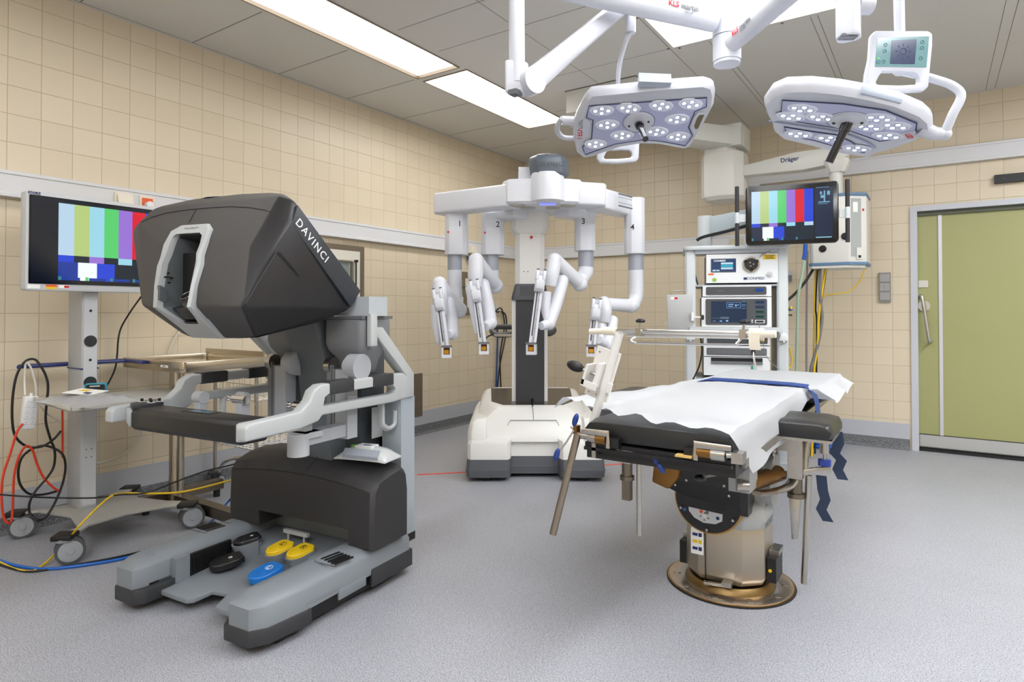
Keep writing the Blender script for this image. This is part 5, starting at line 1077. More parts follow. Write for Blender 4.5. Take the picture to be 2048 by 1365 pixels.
for k in range(5):
    z = 1.264 - k*.0345
    B().box(.12, .18, -.0175, -.015, z-.011, z+.011, bev=.001).done('port_rim', em('rim_blue', '#1a62b8', .5) if k < 2 else (em('rim_teal', '#14908a', .5) if k < 4 else pale), u3)
    B().box(.126, .174, -.020, -.0165, z-.007, z+.007, bev=.001).done('port', black, u3)
for z in (1.135, 1.122): B().cyl((.102, -.012, z), (.102, -.018, z), .005, seg=12).done('button', pale, u3)
u4 = unit('recorder', 'dark-fronted unit with a yellow sticker below the tower shelf lip', -.209, .213, .957, 1.047, pale)
B().prism(rrect(-.188, .198, .967, 1.038, .008), 1, -.016, -.010).done('front_strip', mat('strip_dark', '#4a4c50', .35), u4)
B().box(.155, .178, -.019, -.015, .985, 1.02).done('sticker', yellow, u4); B().box(.07, .12, -.018, -.015, .985, 1.015, bev=.003).done('port', black, u4)
u5 = unit('camera_control_unit', 'slim dark-fronted unit with a plugged white cable, low in the tower', -.209, .213, .873, .950, pale)
B().prism(rrect(-.19, .192, .884, .934, .008), 1, -.0165, -.010).done('front_strip', mat('strip_mid', '#55575b', .4), u5)
B().prism(rrect(-.183, .185, .889, .929, .006), 1, -.0172, -.015).done('front_inset', mat('strip_mid2', '#64666a', .4), u5)
B().box(.095, .12, -.022, -.015, .90, .925, bev=.002).done('port', black, u5)
B().tube([(.108, -.025, .91), (.105, -.04, .87), (.11, -.045, .83), (.10, -.045, .80)], .003, 8, smooth=4).tube([(.108, -.025, .91), (.112, -.04, .87), (.118, -.045, .83), (.12, -.045, .80)], .003, 8, smooth=4).done('plug_cable', cwht, u5)
B().box(.09, .104, -.052, -.04, .775, .81, bev=.003).done('plug', mat('plug_green', '#1f9a6c', .5), u5); B().box(.112, .126, -.052, -.04, .785, .815, bev=.003).done('plug', lgrey, u5)
u6 = unit('printer', 'pale printer with a dark paper slot at the bottom of the tower stack', -.209, .213, .735, .867, pale)
B().box(-.162, .166, -.016, -.010, .838, .864).done('paper_slot', black, u6); B().box(-.162, .166, -.024, -.012, .822, .838, bev=.003).done('slot_tray', mgrey, u6)
u7 = unit('drawer_unit', 'pale drawer unit behind the drape below the printer', -.209, .213, .16, .700, pale)
for k in range(3): B().box(-.19, .19, -.018, -.010, .20+k*.17, .34+k*.17, bev=.004).done('drawer_front', eg, u7); 
B().box(-.18, -.10, -.022, -.016, .64, .66).done('handle_slot', black, u7)
fl_ = thing('folder', 'dark blue and white folders leaning inside the tower beside the top device', 'folder', (-1.188, 4.635, 0), TYAW)
for k in range(4): B().box(-.262+k*.006, -.258+k*.006, .02, .25, 1.40, 1.58-k*.012, rot=(0, -14, 0), piv=(-.2, .1, 1.40)).done('sheet', (navy_ink, paper, blk_ink, blueplastic)[k], fl_)
# coiled lines hanging at the tower side, hoses
h_green = [(-0.878, 5.558, 1.611), (-0.899, 5.546, 1.47), (-0.922, 5.533, 1.33), (-0.928, 5.532, 1.149), (-0.934, 5.532, 0.909), (-0.94, 5.532, 0.688), (-0.95, 5.532, 0.3), (-0.96, 5.532, 0.012)]
h_blueconn=[(-0.869,5.562,1.747),(-0.874,5.56,1.671),(-0.883,5.554,1.621)]
h_grey = [(-0.891, 5.789, 1.71), (-0.897, 5.79, 1.439), (-0.902, 5.793, 1.064), (-0.905, 5.798, 0.668), (-0.915, 5.798, 0.3), (-0.925, 5.798, 0.012)]
h_yel1 = [(-0.793, 5.673, 1.767), (-0.807, 5.667, 1.574), (-0.822, 5.662, 1.271), (-0.83, 5.663, 0.906), (-0.84, 5.663, 0.3), (-0.85, 5.663, 0.012)]
h_yel2 = [(-0.714, 5.667, 1.751), (-0.738, 5.655, 1.531), (-0.768, 5.638, 1.31), (-0.785, 5.629, 1.149), (-0.79, 5.628, 0.989), (-0.801, 5.623, 0.869), (-0.822, 5.612, 0.688), (-0.832, 5.612, 0.3), (-0.842, 5.612, 0.012)]
h_blk1=[(-0.755,5.7,1.696),(-0.803,5.67,1.595),(-0.888,5.615,1.433),(-0.973,5.559,1.321),(-1.037,5.517,1.266)]
h_blk2 = [(-0.728, 5.683, 1.673), (-0.746, 5.674, 1.472), (-0.771, 5.66, 1.29), (-0.777, 5.659, 1.109), (-0.795, 5.65, 0.928), (-0.825, 5.632, 0.787), (-0.842, 5.622, 0.666), (-0.852, 5.622, 0.3), (-0.862, 5.622, 0.012)]
h_gry2 = [(-0.77, 5.631, 1.611), (-0.775, 5.631, 1.43), (-0.771, 5.636, 1.27), (-0.762, 5.644, 1.149), (-0.784, 5.633, 0.969), (-0.827, 5.607, 0.788), (-0.844, 5.597, 0.688), (-0.854, 5.597, 0.3), (-0.864, 5.597, 0.012)]
h_blk3 = [(-0.799, 5.732, 1.639), (-0.812, 5.726, 1.435), (-0.821, 5.724, 1.23), (-0.815, 5.731, 1.067), (-0.825, 5.731, 0.3), (-0.835, 5.731, 0.012)]
h_yel3 = [(-0.465, 5.7, 1.56), (-0.49, 6.063, 1.585), (-0.499, 6.058, 1.523), (-0.534, 6.035, 1.439), (-0.604, 5.989, 1.366), (-0.708, 5.92, 1.346), (-0.76, 5.885, 1.335), (-0.794, 5.861, 1.314)]
t_yel = [(-0.845, 4.8, 1.229), (-1.001, 5.301, 1.209), (-0.981, 5.314, 1.2), (-0.972, 5.321, 1.131), (-0.976, 5.32, 1.054), (-1.002, 5.303, 1.034), (-1.002, 5.304, 0.976), (-0.963, 5.332, 0.917), (-0.942, 5.347, 0.839), (-0.948, 5.344, 0.762), (-0.972, 5.329, 0.703), (-0.972, 5.329, 0.3), (-0.972, 5.309, 0.015)]
t_yel2 = [(-0.845, 4.8, 1.22), (-0.993, 5.306, 1.2), (-0.975, 5.319, 1.151), (-0.969, 5.324, 1.073), (-0.977, 5.322, 0.917), (-0.984, 5.319, 0.8), (-0.985, 5.32, 0.703), (-0.985, 5.32, 0.3), (-0.985, 5.300000000000001, 0.015)]
t_blu = [(-0.845, 4.8, 1.21), (-1.008, 5.357, 1.19), (-1.006, 5.361, 1.032), (-1.005, 5.364, 0.875), (-1.005, 5.367, 0.698), (-1.005, 5.367, 0.3), (-1.005, 5.347, 0.015)]
t_blk = [(-0.845, 4.8, 1.171), (-0.989, 5.334, 1.151), (-0.987, 5.338, 0.994), (-0.991, 5.338, 0.838), (-0.986, 5.344, 0.701), (-0.986, 5.344, 0.3), (-0.986, 5.324000000000001, 0.015)]
s_blk=[(-1.372,4.388,1.027),(-1.363,4.395,0.971),(-1.362,4.397,0.902),(-1.377,4.389,0.815),(-1.406,4.37,0.737),(-1.435,4.351,0.672)]
s_wire=[(-0.93,4.203,1.129),(-0.929,4.204,1.07),(-0.912,4.217,0.992),(-0.902,4.225,0.929),(-0.873,4.245,0.874),(-0.825,4.279,0.826)]
w_blue = [(-4.09, 5.28, 1.83), (-4.135, 5.215, 1.853), (-4.135, 5.346, 1.647), (-4.135, 5.554, 1.326), (-4.135, 5.793, 1.044), (-4.135, 5.803, 0.645), (-4.135, 5.783, 0.249), (-4.12, 5.783, 0.3), (-4.1, 5.783, 0.03)]
w_blk = [(-4.135, 5.773, 1.204), (-4.135, 5.892, 1.227), (-4.135, 5.952, 1.041), (-4.135, 5.892, 0.812), (-4.135, 5.862, 0.642), (-4.12, 5.862, 0.3), (-4.1, 5.862, 0.03)]
w_blk2 = [(-4.135, 5.753, 1.193), (-4.135, 5.962, 1.169), (-4.135, 5.993, 0.982), (-4.135, 5.942, 0.81), (-4.135, 5.862, 0.584), (-4.135, 5.803, 0.276), (-4.12, 5.803, 0.3), (-4.1, 5.803, 0.03)]
for n, lbl, pts, r_, m_ in (
    ('hose', 'pale green gas hose hanging from a blue connector', h_green, .012, mat('hose_green', '#a9c2ae', .35)), ('hose', 'blue hose connector hanging under the gas supply box', h_blueconn, .017, mat('conn_blue', '#1957b5', .4)),
    ('hose', 'thin grey hose hanging straight down the back wall', h_grey, .009, mat('hose_grey', '#9b9799', .4)), ('cable', 'yellow cable hanging left of the dark bundle under the supply box', h_yel1, .006, cyel),
    ('cable', 'thicker yellow cable running with the dark hoses down the back wall', h_yel2, .010, cyel), ('cable', 'black cable slanting from the supply box to the equipment tower', h_blk1, .011, cblk),
    ('cable', 'black cable right of the yellow one in the hanging bundle', h_blk2, .011, cblk), ('hose', 'grey hose inside the hanging bundle under the supply box', h_gry2, .012, mat('hose_dark', '#77777c', .45)),
    ('cable', 'thin black cable at the left of the hanging bundle', h_blk3, .007, cblk), ('cable', 'thin yellow cable bowing from the supply box corner to the bundle', h_yel3, .005, cyel),
    ('cable', 'yellow loops hanging on the right side of the equipment tower', t_yel, .006, cyel), ('cable', 'yellow cable hanging down the tower side', t_yel2, .006, cyel), ('cable', 'blue cable hanging down the right tower side', t_blu, .009, mat('cable_navy', '#1c4c8c', .4)),
    ('cable', 'black cable hanging down the right tower side', t_blk, .006, cblk), ('cable', 'black cable hanging in front of the left tower post', s_blk, .006, cblk), ('cable', 'thin grey wire running from the tower to the drape', s_wire, .002, mat('wire_grey', '#77797c', .4)),
    ('cable', 'blue cable hanging from a wall outlet beside the robot', w_blue, .010, mat('cable_blue_dark', '#1d4a8a', .4)), ('cable', 'black loop hanging on the left wall behind the robot handle', w_blk, .008, cblk), ('cable', 'long black cable falling behind the robot base', w_blk2, .008, cblk)):
    flat_cable(n, lbl, pts, r_, m_)
for o in (eq, sc_, u1, u2, u3, u4, u5, u6, u7, fl_): o.scale = TSC
# ================================================================ CEILING PENDANT WITH GAS SUPPLY BOX
pn = thing('ceiling_pendant', 'cream ceiling arm with drum joint carrying a gas supply box by the back wall', 'ceiling pendant', (-1.565, 5.7, 0))
pc = mat('pendant_cream', '#d7d8d2', .42); pc2 = mat('pendant_white', '#dddcd6', .4)
def W(x, y, z): return (x+1.565, y-5.7, z)
B().loft([[W(-2.20, 5.0, 2.69), W(-2.02, 4.86, 2.69), W(-2.02, 4.86, 2.84), W(-2.20, 5.0, 2.84)], [W(-1.50, 5.90, 2.64), W(-1.36, 5.62, 2.64), W(-1.36, 5.62, 2.80), W(-1.50, 5.90, 2.80)]], bev=.012).done('upper_arm', pc, pn)
B().box(*[v for v in (W(-1.72, 0, 0)[0], W(-1.37, 0, 0)[0])], -.16, .16, 2.64, 2.83, bev=.02).done('arm_head', pc, pn)
B().prism([(-.13, -.13), (.06, -.15), (.13, -.06), (.13, .13), (-.13, .13)], 2, 2.585, 2.65, bev=.006).done('neck', pc2, pn)
dp_ = [(-.18, -.06), (-.13, -.14), (.0, -.17), (.13, -.15), (.19, -.05), (.19, .12), (.12, .17), (-.12, .17), (-.18, .1)]
B().loft([[(x*k, y*k, z) for x, y in dp_] for z, k in ((2.175, .6), (2.185, .8), (2.215, .97), (2.25, 1.0), (2.58, 1.0), (2.605, .95))]).done('drum', pc2, pn, ang=28)
B().prism([(W(-1.40, 0, 0)[0], 2.385), (W(-.90, 0, 0)[0], 2.375), (W(-.62, 0, 0)[0], 2.40), (W(-.56, 0, 0)[0], 2.46), (W(-.57, 0, 0)[0], 2.50), (W(-.66, 0, 0)[0], 2.535), (W(-.95, 0, 0)[0], 2.535), (W(-1.40, 0, 0)[0], 2.475)], 1, -.06, .06, bev=.012).done('lower_arm', pc, pn)
text('Dräger', .05, navy_ink, pn, (W(-1.0, 0, 0)[0], -.0615, 2.475), (1, 0, .02), (0, 0, 1), bold=.0008)
B().loft([[(W(-.65, 0, 0)[0]+x*k, y*k, z) for x, y in rr8(-.09, .09, -.09, .09, .03)] for z, k in ((2.33, .62), (2.40, 1.0), (2.43, 1.0))]).done('joint_cone', pc2, pn)
B().cyl((W(-.66, 0, 0)[0], 0, 2.10), (W(-.66, 0, 0)[0], 0, 2.35), .05, seg=28).done('down_tube', pc, pn)
gx = W(-.84, 0, 0)[0], W(-.555, 0, 0)[0], W(-.44, 0, 0)[0]
gb = [(gx[0], -.12), (gx[0]+.03, -.16), (gx[1], -.16), (gx[2], -.06), (gx[2], .22), (gx[0], .22)]
B().prism(gb, 2, 1.585, 2.115, bev=.004).done('supply_box', pc2, pn)
B().prism([(x*1.0+(.008 if x > gx[1]-.01 else -.008), y-.008) for x, y in gb], 2, 2.112, 2.135, bev=.002).done('blue_trim', mat('trim_blue', '#5f7f9f', .45), pn)
B().prism([(x+(.008 if x > gx[1]-.01 else -.008), y-.008) for x, y in gb], 2, 1.565, 1.588, bev=.002).done('blue_trim', mat('trim_blue', '#5f7f9f', .45), pn)
B().prism([(x*.985+.005, y) for x, y in gb], 2, 1.545, 1.566).done('box_foot', pc2, pn)
for x, z in ((gx[0]+.10, 1.845), (gx[0]+.10, 1.70), (gx[0]+.26, 1.79)):
    B().cyl((x, -.158, z), (x, -.168, z), .028, seg=24, bev=.002).cyl((x, -.168, z), (x, -.178, z), .014, seg=16).done('gas_outlet', black, pn)
sdv = Vector((gx[2]-gx[1], .10, 0)).normalized(); sn = Vector((sdv.y, -sdv.x, 0))
o2 = Vector((gx[1], -.16, 0))
def side(u0, u1, z0, z1, t=.003): return [o2+sdv*u0+sn*t, o2+sdv*u1+sn*t, z0, z1]
def sq(name, u0, u1, z0, z1, m, t=.003):
    a, b_, lo, hi = side(u0, u1, z0, z1, t); B().loft([[(p.x, p.y, z) for p in (o2+sdv*u0, a, b_, o2+sdv*u1)] for z in (lo, hi)]).done(name, m, pn)
sq('side_inset', .02, .105, 1.63, 2.09, mat('inset_grey', '#a7aba9', .45)); sq('socket', .06, .11, 1.61, 1.70, pc2, .012); sq('socket_port', .072, .095, 1.62, 1.64, black, .014)
sq('hazard_sign', .035, .075, 1.98, 2.06, paper, .006); sq('sticker', .118, .13, 1.99, 2.01, red, .004)
# ================================================================ SURGICAL LAMPS
lw = mat('lamp_white', '#c9ccd6', .32, coat=.15); lface = mat('lamp_face', '#b4b8d8', .35); lled = em('led', '#f4f6ff', 9.0); lglass = mat('led_lens', '#e9edfc', .1, .1); ldark = mat('lamp_outline', '#2c335c', .4)
LA = {'post': [(-1.429, 2.148, 2.622), (-1.433, 2.153, 2.184), (-1.433, 2.154, 2.153)], 'joint': (-1.423, 2.161, 2.143), 'j2': (-1.378, 2.191, 2.157), 'spring': [(-1.378, 2.191, 2.157), (-1.193, 2.754, 2.676)], 'down': [(-1.185, 2.76, 2.662), (-1.188, 2.76, 2.524)], 'thin': [(-1.192, 2.758, 2.524), (-1.214, 2.755, 2.476), (-1.261, 2.809, 2.428), (-1.312, 2.896, 2.393), (-1.356, 2.988, 2.339), (-1.397, 3.083, 2.227)], 'hub': [(-0.817, 3.05, 2.384)], 'mainL': [(-0.838, 3.008, 2.579), (-1.43, 2.149, 2.59)], 'mainR': [(-0.775, 3.016, 2.463), (-0.428, 2.648, 2.477)], 'textL': (-0.965, 2.777, 2.581), 'textR': (-0.664, 2.85, 2.479), 'p2': [(-0.253, 2.585, 2.458), (-0.255, 2.588, 2.218)], 'p2b': (-0.224, 2.631, 2.335), 'tube2': [(-0.112, 2.824, 2.523), (-0.106, 2.833, 2.291)], 'panel2': (-0.098, 2.816, 2.182), 'yoke2': [(-0.122, 2.872, 2.151), (-0.048, 2.899, 2.124), (0.005, 2.923, 2.104), (0.064, 2.951, 2.074), (0.091, 2.958, 2.031), (0.063, 2.953, 1.961), (0.036, 2.971, 1.892)], 'knuckle2': [(0.039, 2.974, 1.896), (0.003, 2.961, 1.899)]}
def lamp_head(root, M, outline, face, leds, hub, handle_end, slats=None):
    """outline/face: points in the lamp plane, z = away from the light side"""
    b = B(); cxy = Vector((sum(p[0] for p in outline)/len(outline), sum(p[1] for p in outline)/len(outline)))
    def sc(p, k): v = cxy + (Vector(p)-cxy)*k; return (v.x, v.y)
    rings = [[(*sc(p, .86), -.0) for p in outline], [(*sc(p, .955), -.008) for p in outline], [(*sc(p, .995), .012) for p in outline], [(*sc(p, 1.0), .03) for p in outline], [(*sc(p, .97), .052) for p in outline], [(*sc(p, .80), .066) for p in outline]]
    b.loft(rings, bev=0); b.xf(M); b.done('lamp_body', lw, root, ang=60)
    for f in face:
        g = B().prism(f, 2, -.0035, .004); g.xf(M); g.done('light_face', lface, root)
        g = B().tube([(x, y, -.0035) for x, y in f], .0026, 5, closed=True); g.xf(M); g.done('face_outline', ldark, root)
    for (x, y) in leds:
        e = bpy.data.objects.new('led_cluster', None); COL.objects.link(e); e.parent = root; e.matrix_local = M @ Matrix.Translation((x, y, -.004)) @ Matrix.Rotation(random.uniform(-.15, .15), 4, 'Z')
        pts = [(.062*cos(a)*(1 if abs(cos(a)) > .5 else .9), .040*sin(a)) for a in [2*pi*k/20 for k in range(20)]]
        B().loft([[(px_, py_, 0) for px_, py_ in pts], [(px_*.93, py_*.93, -.004) for px_, py_ in pts], [(px_*.6, py_*.6, -.004) for px_, py_ in pts]]).done('lens_plate', lglass, e)
        for dx, dy in ((-.032, 0), (.032, 0), (0, .017), (0, -.017)):
            B().cyl((dx, dy, -.0045), (dx, dy, -.0065), .0085, .005, seg=14).done('led', lled, e)
            B().tube([(dx+.0125*cos(2*pi*k/14), dy+.0125*sin(2*pi*k/14), -.0045) for k in range(14)], .0012, 5, closed=True).done('led_rim', mat('led_rim', '#8f96c6', .2, .5), e)
    g = B().lathe([(0, -.020), (.03, -.019), (.068, -.012), (.078, .0), (.078, .006)], c=(*hub, 0)); g.xf(M); g.done('hub_dome', lw, root)
    g = B().tube([(hub[0]+.08*cos(2*pi*k/28), hub[1]+.08*sin(2*pi*k/28), -.003) for k in range(28)], .0014, 5, closed=True); g.xf(M); g.done('hub_line', ldark, root)
    for s in (-1, 1):
        g = B().cyl((hub[0]+s*.045, hub[1]-s*.02, -.015), (hub[0]+s*.045, hub[1]-s*.02, -.019), .006, seg=12); g.xf(M); g.done('sensor', black, root)
    h0 = M @ Vector((*hub, -.016)); h1 = Vector(handle_end)
    dv = (h1-h0).normalized()
    B().cyl(h0, h0+dv*.03, .0215, seg=24, bev=.002).cyl(h0+dv*.02, h1, .0155, seg=24, bev=.003).cyl(h0+dv*.028, h0+dv*.036, .0185, seg=24).done('sterile_handle', mat('handle_navy', '#10131f', .25, coat=.4), root)
def mrot(ex, ey, n, P): 
    ex, ey, z = Vector(ex), Vector(ey), -Vector(n); return Matrix.Translation(P) @ Matrix((ex, ey, z)).transposed().to_4x4()
# lamp 1
P1 = Vector((-1.226, 2.958, 2.171)); L1 = thing('surgical_lamp', 'surgical lamp seen face on, left of the two over the table, arm hanging from above', 'surgical lamp', P1)
M1 = mrot((.838, .544, -.049), (-.52, .768, -.375), (.166, -.339, -.926), (0, 0, 0))
out1 = [(-.269, -.165), (-.088, -.201), (.08, -.236), (.258, -.265), (.298, -.252), (.321, -.204), (.339, -.12), (.332, -.003), (.324, .10), (.315, .194), (.297, .219), (.256, .214), (.151, .189), (.053, .188), (-.064, .228), (-.133, .274), (-.212, .33), (-.257, .345), (-.286, .31), (-.317, .19), (-.327, .084), (-.317, -.011), (-.291, -.122)]
face1 = [(-.264, -.083), (-.008, -.126), (.288, -.176), (.303, -.112), (.257, -.075), (.257, .045), (.296, .109), (.280, .195), (.146, .166), (.048, .161), (-.092, .206), (-.239, .31), (-.262, .242), (-.221, .168), (-.231, .019), (-.266, .003)]
leds1 = [(-.197, -.055), (-.068, -.080), (.085, -.108), (.222, -.130), (-.155, .05), (.185, -.015), (-.066, .130), (.105, .088), (-.195, .212), (.222, .12)]
H = Vector((0, 0, 0))
lamp_head(L1, M1, out1, [face1], leds1, (.0, .02), Vector((-1.155, 2.86, 2.035)) - P1)
g = B().box(-.05, .10, -.262, -.225, .0, .052, bev=.016, seg=4); g.xf(M1); g.done('grey_grip', mat('grip_blue_grey', '#a9b3c2', .4), L1)
g = B().prism([(.262, -.03), (.272, -.07), (.322, -.075), (.318, .07), (.298, .09), (.266, .045)], 2, -.006, .002, bev=.002); g.xf(M1); g.done('side_grip', lw, L1)
g = B().prism([(.28, -.03), (.286, -.055), (.309, -.058), (.307, .045), (.296, .055), (.282, .03)], 2, -.0068, -.005); g.xf(M1); g.done('grip_opening', mat('opening_brown', '#6c6147', .6), L1)
g = B().prism([(-.300, .02), (-.268, .01), (-.245, .03), (-.238, .155), (-.27, .195), (-.30, .18)], 2, -.006, .0, bev=.002); g.xf(M1); g.done('name_plate', lw, L1)
lt = text('LED', .045, red_ink, L1, M1 @ Vector((-.292, .135, -.0065)), M1.to_3x3() @ Vector((-.1, -1, 0)), M1.to_3x3() @ Vector((-1, .1, 0)) * -1, bold=.0006)
text('mar', .045, grey_ink, L1, M1 @ Vector((-.287, .055, -.0065)), M1.to_3x3() @ Vector((-.1, -1, 0)), M1.to_3x3() @ Vector((1, -.1, 0)))
lt.data.materials[0] = red_ink
b = B().tube([(-.30, .075, .03), (-.385, .075, .03)], .024, 16).tube([(-.385, .06, .03), (-.405, .11, .03), (-.40, .17, .03), (-.365, .215, .03), (-.30, .215, .03)], .014, 12, smooth=4); b.xf(M1); b.done('yoke', lw, L1)
def rel(p, P): return Vector(p) - P
T_ = LA['thin']
B().cyl(rel(LA['down'][0], P1), rel(LA['down'][1], P1), .0245, seg=24, bev=.003).tube([rel(p, P1) for p in T_], .0115, 12, smooth=5).tube([rel(T_[-1], P1), rel((-1.50, 3.02, 2.20), P1), rel((-1.56, 2.86, 2.17), P1)], .014, 12, smooth=4).done('drop_tube', lw, L1)
# ---- control panels hung on both lamp tubes
def control_panel(root, M, screen):
    o = [(-.115, .085), (-.10, .105), (.10, .115), (.118, .105), (.12, .06), (.115, -.03), (.112, -.10), (.095, -.118), (-.01, -.128), (-.11, -.125), (-.13, -.10), (-.128, -.06), (-.117, .0)]
    i = [(-.072, -.058), (-.068, -.052), (.0, -.048), (.055, -.05), (.065, -.055), (.072, -.065), (.075, -.085), (.06, -.094), (0, -.100), (-.08, -.102), (-.09, -.098), (-.088, -.09), (-.08, -.072)]
    b = B(); ring_frame(b, o, i, 2, -.014, .014, bev=.007, M=M); b.done('panel_frame', lw, root)
    if screen:
        b = B(); b.prism([(-.098, -.035), (.098, -.028), (.104, .092), (-.094, .075)], 2, .0145, .0155); b.xf(M); b.done('panel_glass', mat('panel_teal', '#6f9599', .12), root)
        b = B(); b.prism([(-.042, -.022), (.052, -.018), (.056, .078), (-.038, .068)], 2, .0155, .0165); b.xf(M); b.done('display', em('panel', '#5d6c9a', .45), root)
        b = B(); b.tube([(.006+.012*cos(2*pi*k/16), .028+.012*sin(2*pi*k/16), .017) for k in range(16)], .0012, 5, closed=True)
        for k in range(8): a = 2*pi*k/8; b.tube([(.006+.020*cos(a), .028+.02*sin(a), .017), (.006+.03*cos(a), .028+.03*sin(a), .017)], .001, 5)
        b.xf(M); b.done('sun_symbol', mat('symbol_navy', '#273a6a', .4), root)
        for x, y in ((-.062, .05), (-.064, .025), (-.066, -.015), (.078, .068), (.078, .045), (.074, .005)):
            b = B().tube([(x+.006*cos(2*pi*k/14), y+.006*sin(2*pi*k/14), .0162) for k in range(14)], .001, 5, closed=True); b.xf(M); b.done('key_ring', mat('key_teal', '#2c6d76', .4), root)
        b = B().cyl((-.086, -.017, .0155), (-.086, -.017, .0168), .008, seg=16); b.xf(M); b.done('power_key', mat('key_teal', '#2c6d76', .4), root)
        b = B().cyl((-.086, -.003, .0155), (-.086, -.003, .0168), .003, seg=10); b.xf(M); b.done('status_dot', em('dot_green', '#66ff44', 1.5), root)
cy_, sy_ = cos(R(34.1)), sin(R(34.1))
EX = Vector((cy_, sy_, 0)); FW = Vector((-sy_, cy_, 0)); UP = Vector((0, 0, 1))
def facing(P, roll=0, tilt=0):   # panel facing back toward the room's near side
    Mx = Matrix((EX, UP, -FW)).transposed().to_4x4(); return Matrix.Translation(P) @ Mx @ Matrix.Rotation(R(roll), 4, 'Z') @ Matrix.Rotation(R(tilt), 4, 'X')
control_panel(L1, facing(rel((-1.508, 3.334, 2.182), P1), 0, 0), False)
# lamp 2
P2 = Vector((-.283, 2.815, 1.956)); L2 = thing('surgical_lamp', 'surgical lamp tilted flat, right of the two, with a teal control panel above', 'surgical lamp', P2)
M2 = mrot((.824, .545, -.156), (-.559, .826, -.07), (-.091, -.145, -.985), (0, 0, 0))
out2 = [(-.36, -.05), (-.368, -.132), (-.341, -.194), (-.263, -.228), (-.161, -.239), (-.05, -.234), (.072, -.213), (.197, -.163), (.261, -.115), (.313, -.042), (.318, .057), (.292, .175), (.262, .25), (.265, .304), (.162, .311), (.06, .292), (-.032, .27), (-.155, .248), (-.227, .18), (-.257, .113), (-.313, .038)]
fa = [(-.31, -.11), (-.1, -.155), (.06, -.155), (.22, -.09), (.29, .03), (.20, .12), (.02, .055), (-.15, .055), (-.25, .045)]
fb = [(-.20, .125), (-.12, .128), (.02, .125), (.11, .17), (.215, .262), (.14, .262), (.06, .238), (-.02, .215), (-.12, .205), (-.17, .17)]
leds2 = [(-.215, -.07), (-.222, .012), (-.118, -.02), (.075, -.09), (.085, -.0), (.165, -.045), (.195, .055), (-.12, .17), (.01, .165), (.16, .225)]
lamp_head(L2, M2, out2, [fa, fb], leds2, (-.014, -.03), Vector((-.347, 2.79, 1.80)) - P2)
g = B().prism([(-.08, -.243), (.09, -.212), (.085, -.195), (-.08, -.222)], 2, .004, .036, bev=.008); g.xf(M2); g.done('grey_grip', mat('grip_blue_grey', '#a9b3c2', .4), L2)
g = B().tube([(-.28, .085, -.004), (-.2, .085, -.006), (0, .085, -.006), (.15, .14, -.006), (.22, .19, -.004)], .004, 8, smooth=4); g.xf(M2); g.done('seam_groove', mat('groove_lilac', '#9fa5c4', .4), L2)
g = B().prism([(.22, .02), (.255, -.03), (.30, .02), (.26, .09)], 2, -.007, -.002, bev=.002); g.xf(M2); g.done('name_plate', lw, L2)
text('LED', .03, red_ink, L2, M2 @ Vector((.262, .022, -.0075)), M2.to_3x3() @ Vector((.7, .7, 0)), M2.to_3x3() @ Vector((.7, -.7, 0)), bold=.0005)
B().tube([rel(p, P2) for p in LA['yoke2']], .0165, 14, smooth=6).ell(rel(LA['knuckle2'][0], P2), (.024,)*3).tube([rel(LA['knuckle2'][0], P2), rel(LA['knuckle2'][1], P2), rel((-.04, 2.94, 1.925), P2)], [.022, .027, .03], 16).done('yoke', lw, L2)
B().cyl(rel((-.109, 2.829, 3.0), P2), rel((-.104, 2.836, 2.27), P2), .019, seg=24).cyl(rel((-.104, 2.836, 2.12), P2), rel((-.104, 2.85, 2.27), P2), .02, seg=20, bev=.004).done('drop_tube', lw, L2)
control_panel(L2, facing(rel((-.107, 2.81, 2.165), P2), -3, 0), True)
# ---- ceiling hub with its arms
hb0 = Vector((-.817, 3.05, 0)); hu = thing('lamp_ceiling_hub', 'white ceiling column with thick swivel arms branching over the operating table', 'lamp mount', (hb0.x, hb0.y, ZC))
def hr(p): return Vector(p) - Vector((hb0.x, hb0.y, ZC))
b = B()
b.cyl((0, 0, 2.385-ZC), (0, 0, 0), .062, seg=40, bev=.003); b.done('column', lw, hu)
B().lathe([(.0635, 2.40-ZC), (.0635, 2.402-ZC)], seg=40).lathe([(.0635, 2.52-ZC), (.0635, 2.522-ZC)], seg=40).done('column_ring', grey_ink, hu)
B().cyl((0, 0, 2.52-ZC), (0, 0, 2.66-ZC), .067, seg=40, bev=.004).cyl((0, 0, 2.40-ZC), (0, 0, 2.515-ZC), .065, seg=40, bev=.004).done('swivel_collar', lw, hu)
B().cyl((0, 0, -.06), (0, 0, .02), .17, seg=48, bev=.01).done('ceiling_rose', lw, hu)
mA, mB = hr((-.86, 2.98, 2.585)), hr((-1.433, 2.15, 2.60))
b = B().tube([mA, mB], [.056, .062], 24, sx=.85); b.ell(mB, (.06, .06, .062)); b.done('main_arm', lw, hu, ang=80)
rA, rB = hr((-.785, 3.02, 2.468)), hr((-.33, 2.54, 2.49))
b = B().tube([rA, rB], [.042, .05], 24); b.ell(rB, (.05, .05, .05)); b.done('second_arm', lw, hu, ang=80)
b = B().tube([mB, hr((-1.433, 2.154, 2.15))], .033, 24); b.loft([[hr((x, y, z)) for x, y in ((-1.47, 2.13), (-1.46, 2.10), (-1.40, 2.14), (-1.395, 2.19), (-1.43, 2.20))] for z in (2.10, 2.24)], bev=.012, seg=3); b.done('joint_post', lw, hu, ang=50)
jv = (Vector(LA['spring'][1]) - Vector(LA['spring'][0])).normalized()
j0 = Vector((-1.385, 2.185, 2.155))
sd_ = jv.cross(Vector((0, 0, 1))).normalized()
b = B().cyl(hr(j0 - sd_*.032), hr(j0 + sd_*.032), .055, seg=36, bev=.006); b.done('joint_disc', lw, hu)
